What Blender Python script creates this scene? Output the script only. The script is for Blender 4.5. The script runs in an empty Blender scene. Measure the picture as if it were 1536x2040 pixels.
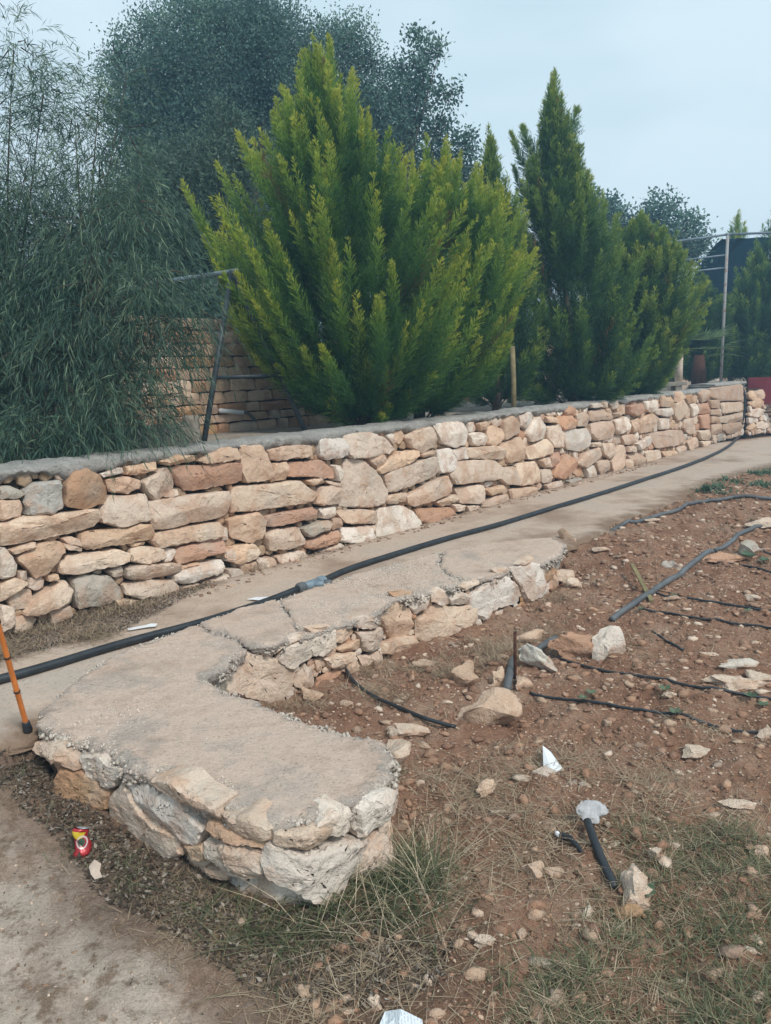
import bpy, math, random
import numpy as np
from math import radians, hypot, cos, sin, pi
from mathutils import Vector, geometry
random.seed(7); rng = np.random.default_rng(7)
scene = bpy.context.scene
COL = scene.collection

# ------------------------------------------------------------------ camera, sky, sun, exposure
CAM_H, F_PX, PITCH, ROLL = 1.6, 1534.0, 10.2, 2.0
p_, r_ = radians(PITCH), radians(ROLL)
FWD = np.array([0, cos(p_), -sin(p_)]); RT = np.array([1.0, 0, 0]); UP = np.cross(RT, FWD)
CR = RT*cos(r_) - UP*sin(r_); CU = RT*sin(r_) + UP*cos(r_)
cam_d = bpy.data.cameras.new('camera'); cam = bpy.data.objects.new('camera', cam_d); COL.objects.link(cam)
cam_d.sensor_fit = 'VERTICAL'; cam_d.sensor_height = 24; cam_d.lens = 24*F_PX/2040
cam_d.clip_start = 0.05; cam_d.clip_end = 3000
from mathutils import Matrix
M3 = Matrix(((CR[0], CU[0], -FWD[0]), (CR[1], CU[1], -FWD[1]), (CR[2], CU[2], -FWD[2])))
cam.matrix_world = Matrix.Translation((0, 0, CAM_H)) @ M3.to_4x4()
scene.camera = cam

SUN_EL, SUN_AZ = 48, 148          # azimuth of the sun, clockwise from +Y
w = bpy.data.worlds.new('World'); scene.world = w; w.use_nodes = True
nt = w.node_tree; bg = nt.nodes['Background']; bg.inputs['Strength'].default_value = 0.1
sky = nt.nodes.new('ShaderNodeTexSky'); sky.sky_type = 'NISHITA'; sky.sun_disc = False
sky.sun_elevation = radians(SUN_EL); sky.sun_rotation = radians(SUN_AZ); sky.dust_density = 3; sky.air_density = 1.0
tc = nt.nodes.new('ShaderNodeTexCoord'); nz = nt.nodes.new('ShaderNodeTexNoise')
nz.inputs['Scale'].default_value = 1.6; nz.inputs['Detail'].default_value = 4
mp = nt.nodes.new('ShaderNodeMapping'); mp.inputs['Scale'].default_value = (1, 1, 3)
nt.links.new(tc.outputs['Generated'], mp.inputs['Vector']); nt.links.new(mp.outputs['Vector'], nz.inputs['Vector'])
rp = nt.nodes.new('ShaderNodeValToRGB')                     # overcast cloud deck, very soft
rp.color_ramp.elements[0].position = 0.38; rp.color_ramp.elements[0].color = (4.75, 6.35, 7.2, 1)
rp.color_ramp.elements[1].position = 0.62; rp.color_ramp.elements[1].color = (6.3, 7.6, 8.3, 1)
nt.links.new(nz.outputs['Fac'], rp.inputs['Fac'])
mx = nt.nodes.new('ShaderNodeMix'); mx.data_type = 'RGBA'; mx.inputs['Factor'].default_value = 0.9
nt.links.new(sky.outputs['Color'], mx.inputs['A']); nt.links.new(rp.outputs['Color'], mx.inputs['B'])
nt.links.new(mx.outputs['Result'], bg.inputs['Color'])
sd = bpy.data.lights.new('sun', 'SUN'); sun = bpy.data.objects.new('sun', sd); COL.objects.link(sun)
sd.energy = 2.3; sd.angle = radians(12); sd.color = (1.0, 0.95, 0.88)
az, el = radians(SUN_AZ), radians(SUN_EL)
sun.rotation_euler = Vector((sin(az)*cos(el), cos(az)*cos(el), sin(el))).to_track_quat('Z', 'Y').to_euler()
scene.view_settings.view_transform = 'Standard'; scene.view_settings.look = 'None'
scene.view_settings.exposure = 0.36; scene.view_settings.gamma = 1.0; scene.view_settings.use_curve_mapping = False

# ------------------------------------------------------------------ geometry helpers
def ray(px, py): return CR*(px-768)/F_PX + CU*(1020-py)/F_PX + FWD
CP = np.array([0, 0, CAM_H])
def gnd(px, py, z=0.0):
    r = ray(px, py); return CP + r*((z-CAM_H)/r[2])
def atd(px, py, d): return CP + ray(px, py)*d               # a point d metres along the view axis
def ribbon(px, py, poly, slack=0.6):
    """where the line of sight meets a vertical surface standing on a plan polyline -> (s, z)"""
    r = ray(px, py); best = None; s0 = 0; n = len(poly)-1
    for i in range(n):
        a = np.array(poly[i][:2]); b = np.array(poly[i+1][:2]); d = b-a; L = hypot(*d)
        det = -r[0]*d[1] + r[1]*d[0]
        if abs(det) > 1e-9:
            t = (-a[0]*d[1] + a[1]*d[0])/det; u = (r[0]*a[1] - r[1]*a[0])/det
            lo = -slack/L if i == 0 else -0.01; hi = 1+slack/L if i == n-1 else 1.01
            if t > 0 and lo <= u <= hi and (best is None or t < best[0]): best = (t, s0+u*L, CAM_H+r[2]*t)
        s0 += L
    return None if best is None else best[1:]
def rib_frame(poly):
    """function (s) -> plan point, outward normal (to the camera side) smoothly along the polyline"""
    P = [np.array(p[:2], float) for p in poly]; S = [0]
    for a, b in zip(P[:-1], P[1:]): S.append(S[-1]+hypot(*(b-a)))
    S = np.array(S)
    def f(s):
        i = int(np.clip(np.searchsorted(S, s)-1, 0, len(P)-2)); d = (P[i+1]-P[i])/(S[i+1]-S[i])
        q = P[i] + d*(s-S[i]); 
        def nrm(s2):
            j = int(np.clip(np.searchsorted(S, s2)-1, 0, len(P)-2)); e = (P[j+1]-P[j])/(S[j+1]-S[j]); return np.array([e[1], -e[0]])
        n = nrm(s-0.06)+nrm(s+0.06)+nrm(s); n /= hypot(*n); return q, n
    return f, S[-1]

def _h(i, j, k, seed):
    v = (i*374761393 + j*668265263 + k*2147483647 + seed*1274126177) & 0xffffffff
    v = ((v ^ (v >> 13))*1274126177) & 0xffffffff
    return ((v ^ (v >> 16)) & 0xffffff)/float(0xffffff)
def noise(P, scale=1.0, seed=0, octv=1):
    P = np.asarray(P, float)*scale; out = 0; amp = 1; tot = 0
    for o in range(octv):
        I = np.floor(P).astype(np.int64); f = P-I; f = f*f*(3-2*f); z3 = P.shape[1] == 3; acc = 0
        for a in (0, 1):
            for b in (0, 1):
                for c in ((0, 1) if z3 else (0,)):
                    wgt = (f[:, 0] if a else 1-f[:, 0])*(f[:, 1] if b else 1-f[:, 1])
                    if z3: wgt = wgt*(f[:, 2] if c else 1-f[:, 2])
                    acc = acc + wgt*_h(I[:, 0]+a, I[:, 1]+b, (I[:, 2]+c) if z3 else 0*I[:, 0], seed+o)
        out = out+acc*amp; tot += amp; amp *= .5; P = P*2.03
    return out/tot*2-1
def norm(v): return v/(np.linalg.norm(v, axis=-1, keepdims=True)+1e-9)

def tag(o, label=None, cat=None, group=None, kind=None):
    if label: o['label'] = label
    if cat: o['category'] = cat
    if group: o['group'] = group
    if kind: o['kind'] = kind
    return o
def empty(name, loc, label=None, cat=None, group=None):
    o = bpy.data.objects.new(name, None); COL.objects.link(o); o.location = tuple(float(v) for v in loc); o.empty_display_size = .1
    return tag(o, label, cat, group)
def mesh_obj(name, V, Fc, mat, parent=None, smooth=True, attr=None, origin=None):
    V = np.asarray(V, float)
    if parent is not None: org = np.array(parent.location)
    else: org = np.zeros(3) if origin is None else np.array(origin, float)
    V = V-org
    me = bpy.data.meshes.new(name)
    if isinstance(Fc, np.ndarray):
        k = Fc.shape[1]; nF = len(Fc)
        me.vertices.add(len(V)); me.vertices.foreach_set('co', V.astype(np.float32).ravel())
        me.loops.add(nF*k); me.loops.foreach_set('vertex_index', Fc.astype(np.int32).ravel())
        me.polygons.add(nF); me.polygons.foreach_set('loop_start', np.arange(0, nF*k, k, dtype=np.int32))
        me.update(calc_edges=True)
    else:
        me.from_pydata(V.tolist(), [], Fc)
    if smooth: me.polygons.foreach_set('use_smooth', np.ones(len(me.polygons), dtype=bool))
    if attr:
        for nme, val in attr.items():
            a = me.attributes.new(nme, 'FLOAT', 'POINT'); a.data.foreach_set('value', np.asarray(val, np.float32))
    me.materials.append(mat)
    o = bpy.data.objects.new(name, me); COL.objects.link(o)
    if parent is not None: o.parent = parent
    elif origin is not None: o.location = tuple(org)
    return o
class MB:
    def __init__(s): s.V = []; s.F = []
    def add(s, V, Fc):
        n = len(s.V); s.V += [tuple(v) for v in V]; s.F += [tuple(i+n for i in f) for f in Fc]
    def box(s, c, d, rz=0, bev=0):
        c = np.array(c, float); d = np.array(d, float)/2; R = np.array([[cos(rz), -sin(rz), 0], [sin(rz), cos(rz), 0], [0, 0, 1]])
        V = [R@np.array([x*d[0], y*d[1], z*d[2]])+c for x in (-1, 1) for y in (-1, 1) for z in (-1, 1)]
        s.add(V, [(0, 1, 3, 2), (4, 6, 7, 5), (0, 4, 5, 1), (2, 3, 7, 6), (0, 2, 6, 4), (1, 5, 7, 3)])
    def tube(s, P, r, n=8, cap=True):
        P = [np.array(p, float) for p in P]; m = len(P); r = [r]*m if np.isscalar(r) else list(r)
        T = [norm(P[min(i+1, m-1)]-P[max(i-1, 0)]) for i in range(m)]
        u = np.cross(T[0], [0, 0, 1]); u = np.cross(T[0], [1, 0, 0]) if np.linalg.norm(u) < 1e-3 else u; u = norm(u); V = []
        for i in range(m):
            u = norm(u-T[i]*(u@T[i])); v = np.cross(T[i], u)
            V += [P[i]+r[i]*(u*cos(2*pi*k/n)+v*sin(2*pi*k/n)) for k in range(n)]
        Fc = [(i*n+k, i*n+(k+1) % n, (i+1)*n+(k+1) % n, (i+1)*n+k) for i in range(m-1) for k in range(n)]
        if cap: Fc += [tuple(range(n))[::-1], tuple((m-1)*n+k for k in range(n))]
        s.add(V, Fc)
    def build(s, name, mat, parent=None, smooth=True, origin=None): return mesh_obj(name, s.V, s.F, mat, parent, smooth, origin=origin)
def smoothline(P, k=6):
    P = [np.array(p, float) for p in P]; P = [2*P[0]-P[1]]+P+[2*P[-1]-P[-2]]; out = []
    for i in range(1, len(P)-2):
        for j in range(k):
            t = j/k; a, b, c, d = P[i-1:i+3]
            out.append(.5*((2*b)+(-a+c)*t+(2*a-5*b+4*c-d)*t*t+(-a+3*b-3*c+d)*t**3))
    return out+[P[-2]]
def resample(P, step, closed=True):
    P = [np.array(p, float) for p in P]; Q = P+[P[0]] if closed else P; out = []
    for a, b in zip(Q[:-1], Q[1:]):
        L = np.linalg.norm(b-a); n = max(1, int(round(L/step))); out += [a+(b-a)*i/n for i in range(n)]
    if not closed: out.append(Q[-1])
    return np.array(out)
def inside(X, Y, poly):
    r = np.zeros(np.shape(X), bool); n = len(poly); j = n-1
    for i in range(n):
        xi, yi = poly[i][0], poly[i][1]; xj, yj = poly[j][0], poly[j][1]
        c = ((yi > Y) != (yj > Y)) & (X < (xj-xi)*(Y-yi)/(yj-yi+1e-12)+xi); r ^= c; j = i
    return r
def dist_poly(X, Y, poly, closed=True):
    d = np.full(np.shape(X), 1e9); n = len(poly)
    for i in range(n if closed else n-1):
        a = poly[i]; b = poly[(i+1) % n]; ex, ey = b[0]-a[0], b[1]-a[1]; L2 = ex*ex+ey*ey+1e-12
        t = np.clip(((X-a[0])*ex+(Y-a[1])*ey)/L2, 0, 1); d = np.minimum(d, np.hypot(X-a[0]-t*ex, Y-a[1]-t*ey))
    return d

# ------------------------------------------------------------------ materials
class N:
    def __init__(s, name, rough=.9, spec=.2):
        m = bpy.data.materials.new(name); m.use_nodes = True; s.m = m; s.t = m.node_tree; s.b = s.t.nodes['Principled BSDF']
        s.b.inputs['Roughness'].default_value = rough; s.b.inputs['Specular IOR Level'].default_value = spec
        s.co = s.t.nodes.new('ShaderNodeTexCoord').outputs['Object']; s.h = None
    def L(s, a, b): s.t.links.new(a, b)
    def noise(s, sc, det=3, rough=.6, vec=None):
        n = s.t.nodes.new('ShaderNodeTexNoise'); n.inputs['Scale'].default_value = sc; n.inputs['Detail'].default_value = det
        n.inputs['Roughness'].default_value = rough; s.L(vec or s.co, n.inputs['Vector']); return n.outputs['Fac']
    def vor(s, sc, feat='F1'):
        n = s.t.nodes.new('ShaderNodeTexVoronoi'); n.feature = feat; n.inputs['Scale'].default_value = sc; s.L(s.co, n.inputs['Vector']); return n.outputs['Distance']
    def ramp(s, f, *st):
        n = s.t.nodes.new('ShaderNodeValToRGB'); e = n.color_ramp.elements
        while len(e) < len(st): e.new(.5)
        for i, (p, c) in enumerate(st):
            e[i].position = p; e[i].color = (*c, 1) if not np.isscalar(c) else (c, c, c, 1)
        s.L(f, n.inputs['Fac']); return n.outputs['Color']
    def mix(s, f, a, b, mode='MIX'):
        n = s.t.nodes.new('ShaderNodeMix'); n.data_type = 'RGBA'; n.blend_type = mode
        for k, v in (('Factor', f), ('A', a), ('B', b)):
            if isinstance(v, (int, float)): 
                n.inputs[k].default_value = v if k == 'Factor' else (v, v, v, 1)
            elif isinstance(v, tuple): n.inputs[k].default_value = (*v, 1)
            else: s.L(v, n.inputs[k])
        return n.outputs['Result']
    def math(s, op, a, b=0.0):
        n = s.t.nodes.new('ShaderNodeMath'); n.operation = op
        for i, v in enumerate((a, b)):
            if isinstance(v, (int, float)): n.inputs[i].default_value = v
            else: s.L(v, n.inputs[i])
        return n.outputs[0]
    def madd(s, a, b, c): return s.math('ADD', s.math('MULTIPLY', a, b), c)
    def attr(s, nm):
        n = s.t.nodes.new('ShaderNodeAttribute'); n.attribute_name = nm; return n.outputs['Fac']
    def objcol(s): return s.t.nodes.new('ShaderNodeObjectInfo').outputs['Color']
    def bump(s, f, dist, strength=1.0):
        n = s.t.nodes.new('ShaderNodeBump'); n.inputs['Distance'].default_value = dist; n.inputs['Strength'].default_value = strength
        s.L(f, n.inputs['Height'])
        if s.h: s.L(s.h, n.inputs['Normal'])
        s.h = n.outputs['Normal']
    def done(s, col):
        if isinstance(col, tuple): s.b.inputs['Base Color'].default_value = (*col, 1)
        else: s.L(col, s.b.inputs['Base Color'])
        if s.h: s.L(s.h, s.b.inputs['Normal'])
        return s.m
def plain(name, col, rough=.6, spec=.3, metal=0, var=.15, sc=20, bump=0):
    n = N(name, rough, spec); n.b.inputs['Metallic'].default_value = metal
    c2 = tuple(v*(1-var) for v in col); c3 = tuple(min(1, v*(1+var)) for v in col)
    f = n.noise(sc, 4)
    if bump: n.bump(f, bump)
    return n.done(n.ramp(f, (.3, c2), (.7, c3)))

def mk_stone(name, sc=1.0):
    n = N(name, .92, .15)
    a = n.noise(5*sc, 4); b = n.noise(22*sc, 5, .65); c = n.noise(90*sc, 3, .6); d = n.noise(2.2*sc, 2)
    base = n.objcol()
    col = n.mix(n.ramp(a, (.48, 0.0), (.60, 1.0)), base, n.mix(.5, base, (.48, .27, .165)))        # iron-stained patches
    col = n.mix(n.ramp(d, (.56, 0.0), (.7, .45)), col, (.50, .44, .37))                            # chalky faces
    col = n.mix(n.ramp(b, (.58, 0.0), (.72, .5)), col, (.17, .135, .105))                            # dirt / lichen freckles
    col = n.mix(n.ramp(c, (.3, .35), (.55, 0.0)), col, n.mix(.5, col, (.13, .10, .075)))
    n.bump(a, .03, .7); n.bump(b, .018, .9); n.bump(c, .005, .9)
    return n.done(col)
M = {}
M['stone'] = mk_stone('limestone')
M['rock'] = mk_stone('field_rock', 1.6)
M['agg'] = plain('aggregate_crumbs', (.44, .385, .33), .95, .1, var=.45, sc=60)
M['agg_pale'] = plain('pale_aggregate', (.66, .58, .50), .95, .1, var=.2, sc=60)
def mk_core():
    n = N('rubble_core', 1, .05); f = n.noise(16, 5); n.bump(f, .05); n.bump(n.noise(60, 4), .01)
    return n.done(n.ramp(f, (.3, (.03, .022, .016)), (.7, (.10, .072, .05))))
M['core'] = mk_core()
def mk_cement(name, c1, c2, fleck=.25):
    n = N(name, .95, .12); a = n.noise(5, 6, .75); b = n.noise(45, 5, .8); c = n.vor(70)
    col = n.ramp(a, (.3, c1), (.7, c2)); col = n.mix(n.ramp(b, (.3, .6), (.5, 0.0)), col, tuple(v*.45 for v in c1))
    col = n.mix(n.ramp(c, (.10, fleck), (.2, 0.0)), col, (.5, .47, .43))
    n.bump(b, .018, 1); n.bump(n.noise(150, 3), .004, .9); n.bump(n.noise(14,4,.7), .03, .8); return n.done(col)
M['coping'] = mk_cement('grey_cement_coping', (.27, .26, .24), (.50, .475, .44), .1)
def mk_slab():
    n = N('worn_concrete', .95, .12); a = n.noise(3.2, 5, .7); b = n.noise(70, 5, .8); c = n.vor(60); c2 = n.vor(33); rim = n.attr('rim'); w_ = n.noise(2.3, 4, .65)
    skin = n.ramp(a, (.3, (.45, .33, .255)), (.5, (.60, .46, .37)), (.72, (.52, .415, .345)))
    skin = n.mix(n.ramp(n.noise(17, 5, .8), (.5, 0.0), (.75, .6)), skin, (.36, .27, .215))
    grey = n.ramp(n.noise(14, 5, .8), (.3, (.37, .325, .285)), (.7, (.58, .52, .465)))
    e = n.math('ADD', n.math('MULTIPLY', n.math('SUBTRACT', n.noise(11, 5, .7), .5), 1.8), rim)
    rough = n.math('MAXIMUM', n.ramp(e, (.6, 0.0), (1.0, .8)), n.ramp(w_, (.54, 0.0), (.66, .5)))
    col = n.mix(rough, skin, grey)
    col = n.mix(n.ramp(c, (.16, .55), (.30, 0.0)), col, (.60, .53, .46))
    col = n.mix(n.math('MULTIPLY', n.ramp(c2, (.10, 1.0), (.20, 0.0)), n.madd(rough, .6, .15)), col, (.17, .15, .135))
    col = n.mix(n.ramp(b, (.34, .8), (.45, 0.0)), col, (.19, .15, .12))
    n.bump(b, .010, .8); n.bump(n.math('MULTIPLY', n.noise(38, 5, .8), n.math('ADD', rough, .25)), .03, .8); n.bump(n.noise(9, 5, .7), .02, .5); return n.done(col)
M['slab'] = mk_slab()
def mk_path():
    n = N('dusty_concrete', .95, .1); a = n.noise(.9, 6, .65); b = n.noise(40, 5, .7); e = n.attr('rim')
    col = n.ramp(a, (.34, (.30, .215, .16)), (.5, (.48, .38, .305)), (.66, (.42, .355, .30)))
    k = n.math('ADD', n.math('MULTIPLY', n.math('SUBTRACT', n.noise(5, 5, .7), .5), 1.5), e)
    col = n.mix(n.ramp(k, (.35, 0.0), (.9, .85)), col, (.17, .105, .065))
    col = n.mix(n.ramp(b, (.3, .6), (.47, 0.0)), col, (.15, .12, .095))
    col = n.mix(n.ramp(n.vor(55), (.09, .4), (.18, 0.0)), col, (.5, .45, .39))
    n.bump(b, .006, .8); n.bump(n.noise(9, 4), .02, .5); return n.done(col)
M['path'] = mk_path()
def mk_soil():
    n = N('garden_soil', 1, .05); a = n.noise(2.5, 6, .7); b = n.noise(28, 6, .75); c = n.vor(34); d = n.noise(110, 4, .7)
    red = n.ramp(a, (.3, (.23, .115, .072)), (.5, (.36, .205, .135)), (.72, (.48, .33, .24)))
    red = n.mix(n.ramp(c, (.12, .6), (.25, 0.0)), red, (.36, .24, .165))
    pale = n.ramp(n.noise(3.5, 6, .7), (.3, (.44, .325, .25)), (.5, (.66, .54, .445)), (.72, (.58, .49, .415)))
    pale = n.mix(n.ramp(n.noise(13, 5, .7), (.5, 0.0), (.62, .8)), pale, (.24, .165, .11))
    lit = n.ramp(n.noise(30, 5, .7), (.3, (.075, .058, .043)), (.7, (.24, .195, .15)))
    col = n.mix(n.attr('pale'), red, pale); col = n.mix(n.attr('litter'), col, lit)
    col = n.mix(n.math('MULTIPLY', n.ramp(b, (.3, .7), (.5, 0.0)), n.madd(n.attr('pale'), -.55, 1.0)), col, n.mix(.6, col, (.05, .03, .02)))
    col = n.mix(n.ramp(d, (.55, 0.0), (.72, .5)), col, (.40, .30, .22))
    n.bump(n.noise(9, 5, .7), .04, .8); n.bump(b, .03, 1); n.bump(d, .01, 1); return n.done(col)
M['soil'] = mk_soil()
def mk_terr():
    n = N('terrace_earth', 1, .05); a = n.noise(.8, 6, .7); b = n.noise(30, 5, .7)
    col = n.ramp(a, (.3, (.25, .20, .16)), (.7, (.42, .38, .33))); col = n.mix(n.ramp(b, (.35, .7), (.55, 0.0)), col, (.14, .11, .08))
    n.bump(b, .02); return n.done(col)
M['terrace'] = mk_terr()
def mk_leaf(name, stops, transl=.35, rough=.55):
    n = N(name, rough, .25); t = n.attr('tint'); col = n.ramp(t, *stops)
    tr = n.t.nodes.new('ShaderNodeBsdfTranslucent'); n.L(col, tr.inputs['Color']); mx = n.t.nodes.new('ShaderNodeMixShader'); mx.inputs[0].default_value = transl
    out = n.t.nodes['Material Output']; n.L(col, n.b.inputs['Base Color']); n.L(n.b.outputs[0], mx.inputs[1]); n.L(tr.outputs[0], mx.inputs[2]); n.L(mx.outputs[0], out.inputs['Surface'])
    return n.m
M['cypress'] = mk_leaf('cypress_foliage', ((0.0, (.028, .085, .030)), (.3, (.075, .19, .040)), (.6, (.25, .37, .05)), (1.0, (.55, .54, .08))))
M['cypress_dark'] = mk_leaf('cypress_foliage_deep', ((0.0, (.028, .075, .036)), (.35, (.075, .17, .045)), (.7, (.23, .33, .055)), (1.0, (.42, .46, .09))))
M['acacia'] = mk_leaf('narrow_leaf_foliage', ((0.0, (.035, .075, .055)), (.5, (.085, .155, .105)), (1.0, (.27, .35, .22))))
M['oak'] = mk_leaf('oak_foliage', ((0.0, (.06, .12, .105)), (.6, (.12, .21, .165)), (1.0, (.22, .32, .24))), .25)
M['olive'] = mk_leaf('olive_foliage', ((0.0, (.05, .09, .065)), (.6, (.09, .145, .10)), (1.0, (.17, .22, .15))), .25)
M['dead'] = mk_leaf('browned_sprays', ((0.0, (.10, .07, .035)), (.5, (.22, .15, .06)), (1.0, (.34, .25, .10))))
M['palm'] = mk_leaf('palm_leaf', ((0.0, (.04, .08, .035)), (1.0, (.16, .22, .09))))
M['palm_dry'] = mk_leaf('dry_palm_leaf', ((0.0, (.16, .16, .07)), (1.0, (.36, .34, .17))))
M['grass'] = mk_leaf('green_grass', ((0.0, (.055, .085, .038)), (.5, (.11, .135, .065)), (1.0, (.27, .25, .15))))
M['straw'] = mk_leaf('dry_straw', ((0.0, (.20, .135, .085)), (.5, (.38, .295, .20)), (1.0, (.62, .52, .38))), .15, .8)
M['litter'] = mk_leaf('dead_leaves', ((0.0, (.06, .045, .032)), (.6, (.16, .125, .095)), (1.0, (.36, .31, .26))), .1, .9)
M['weed'] = mk_leaf('seedling_leaf', ((0.0, (.07, .12, .07)), (1.0, (.15, .22, .14))))
M['bark'] = plain('bark', (.085, .065, .05), .95, .1, var=.5, sc=14, bump=.02)
M['hose'] = plain('black_poly_pipe', (.022, .026, .030), .45, .4, var=.5, sc=9)
M['hose_grey'] = plain('faded_grey_pipe', (.10, .107, .112), .55, .35, var=.35, sc=7)
M['steel_blue'] = plain('blue_grey_painted_steel', (.16, .21, .25), .5, .4, var=.3, sc=9)
M['steel_dark'] = plain('dark_painted_steel', (.035, .045, .055), .5, .4, var=.4, sc=12)
def mk_galv():
    n = N('galvanised_rusty_steel', .6, .4); f = n.noise(7, 5, .7)
    return n.done(n.ramp(f, (.35, (.24, .26, .27)), (.52, (.30, .29, .28)), (.62, (.20, .10, .06))))
M['galv'] = mk_galv()
M['rust'] = plain('rusted_iron', (.075, .035, .024), .9, .1, var=.5, sc=30, bump=.002)
M['wood'] = plain('weathered_pole', (.20, .165, .085), .8, .2, var=.3, sc=12)
M['white'] = plain('white_plastic', (.72, .74, .76), .5, .3, var=.08, sc=10)
M['whitestone'] = plain('white_limestone', (.60, .57, .52), .9, .1, var=.15, sc=12, bump=.01)
M['net'] = plain('dark_shade_net', (.012, .035, .055), .95, .05, var=.4, sc=30)
M['board'] = plain('dull_red_board', (.17, .022, .030), .6, .3, var=.2, sc=6)
M['redtile'] = plain('pinkish_red_masonry', (.26, .115, .085), .85, .1, var=.35, sc=9, bump=.01)
M['palebrick'] = plain('pale_plaster', (.50, .40, .33), .9, .1, var=.15, sc=9, bump=.005)
M['block'] = plain('rough_concrete_block', (.27, .24, .20), .95, .1, var=.25, sc=14, bump=.01)
# ------------------------------------------------------------------ plan lines taken off the photograph (metres, path level = 0)
ZT = 0.055                                                   # top of the worn slab
def outl(pts, z): return [gnd(x, y, z) for x, y in pts]
crack1 = [(395,1243),(425,1257),(455,1266),(473,1272),(488,1290)]
crack2 = [(553,1196),(566,1212),(578,1226),(590,1252)]
crack3 = [(880,1105),(878,1128),(895,1145),(925,1158)]
P1 = [(75,1440),(84,1415),(110,1390),(150,1352),(200,1318),(250,1293),(320,1267)]+crack1+[(470,1310),(440,1335),(405,1345),(415,1360),(470,1382),(500,1392),(560,1417),(620,1437),(690,1457),(763,1477),(789,1512),(784,1546),(763,1567),(728,1580),(703,1600),(673,1615),(604,1643),(544,1640),(500,1632),(458,1619),(440,1606),(410,1600),(389,1589),(372,1566),(350,1550),(325,1541),(299,1537),(272,1534),(247,1527),(225,1503),(200,1488),(160,1478),(120,1475),(90,1460)]
P2 = [(398,1240),(470,1216),(551,1194)]+crack2[1:]+[(575,1274),(540,1284),(500,1287)]+crack1[::-1][1:-1]
P3 = [(557,1193),(640,1166),(700,1145),(800,1118),(877,1099)]+crack3[1:]+[(900,1172),(880,1166),(850,1180),(815,1188),(785,1190),(765,1212),(738,1228),(700,1238),(672,1245),(640,1257),(600,1270)]+crack2[::-1][:-1]
P4 = [(883,1097),(960,1083),(1040,1074),(1100,1071),(1128,1084),(1122,1098),(1085,1122),(1045,1122),(1000,1142),(962,1152)]+crack3[::-1][:-1]
PIECES = [[tuple(q[:2]) for q in outl(p, ZT)] for p in (P1, P2, P3, P4)]
FRONT = [tuple(gnd(x, y, ZT)[:2]) for x, y in [(92,1385),(75,1440),(110,1478),(200,1488),(299,1537),(389,1589),(458,1619),(544,1640),(604,1643),(673,1615),(728,1580),(763,1567),(784,1546),(789,1512),(763,1477)]]
GARD = [tuple(gnd(x, y, ZT)[:2]) for x, y in [(415,1345),(488,1291),(590,1272),(690,1241),(740,1227),(785,1191),(900,1171),(962,1152),(1000,1142),(1085,1122),(1125,1092)]]
WA = gnd(0, 1275); WB = gnd(1417, 884); wd = norm((WB-WA)[:2]); wn = np.array([wd[1], -wd[0]])
W0 = WA[:2]-wd*2.6; W1 = WB[:2]; WLEN = hypot(*(W1-W0)); WTOP = 1.09
MAIN = [tuple(W0), tuple(W1)]
def wpt(s, off=0, z=0): q = W0+wd*s-wn*off; return np.array([q[0], q[1], z])
PA, PB = gnd(1419, 885), gnd(1481, 868); PIER = [tuple(PA[:2]), tuple(PB[:2])]
QA, QB = gnd(1488, 868), gnd(1640, 850); 
path_px = [(-420,1500),(0,1492),(60,1470),(100,1440),(200,1400),(420,1330),(560,1240),(900,1150),(1100,1095),(1135,1088),(1180,1072),(1228,1060),(1215,1044),(1290,1022),(1350,1000),(1385,975),(1415,962),(1470,945),(1540,928),(1620,905)]
PATH = [tuple(gnd(x, y)[:2]) for x, y in path_px]
bk = [tuple(wpt(s, .12)[:2]) for s in (-1.5, 3, 8, WLEN+.1)]
far = [(9.2, 17.0), (14, 19.5), (15, 15.0)]
PATH = PATH + far[::-1] + bk[::-1]

def shep(X, Y, ctrl):
    num = 0; den = 0
    for cx, cy, cz in ctrl:
        wt = 1/((X-cx)**2+(Y-cy)**2+.05)**1.6; num = num+wt*cz; den = den+wt
    return num/den
ctrl = [(*gnd(x, y, z)[:2], z) for x, y, z in [(460,1395,-.2),(555,1405,-.33),(680,1330,-.27),(800,1300,-.33),(960,1250,-.30),(1060,1200,-.25),(1115,1160,-.2),(1180,1085,-.05),(1210,1066,-.015),(1250,1050,-.01),(1320,1015,-.005),(1400,975,-.0),(1470,950,-.0),(1536,935,-.0),
 (1536,1100,-.12),(1300,1150,-.16),(1200,1260,-.26),(1000,1400,-.32),(850,1500,-.32),(1536,1480,-.3),(1200,1600,-.31),(1536,1800,-.3),(1536,2040,-.3),(1000,1900,-.3),(620,1800,-.30),(760,1690,-.30),(500,1770,-.28),(400,1740,-.28),(250,1690,-.28),(120,1625,-.25),
 (60,1560,-.14),(0,1520,-.05),(-300,1530,-.03),(0,1650,-.2),(0,1800,-.26),(0,2040,-.3),(500,2040,-.32),(-500,1800,-.2),(90,1480,-.08)]] + [(8,7,-.1),(12,4,-.3),(20,14,0),(3,-3,-.35),(-5,-2,-.3),(-6,3,-.05),(12,14,-.02)]
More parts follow.
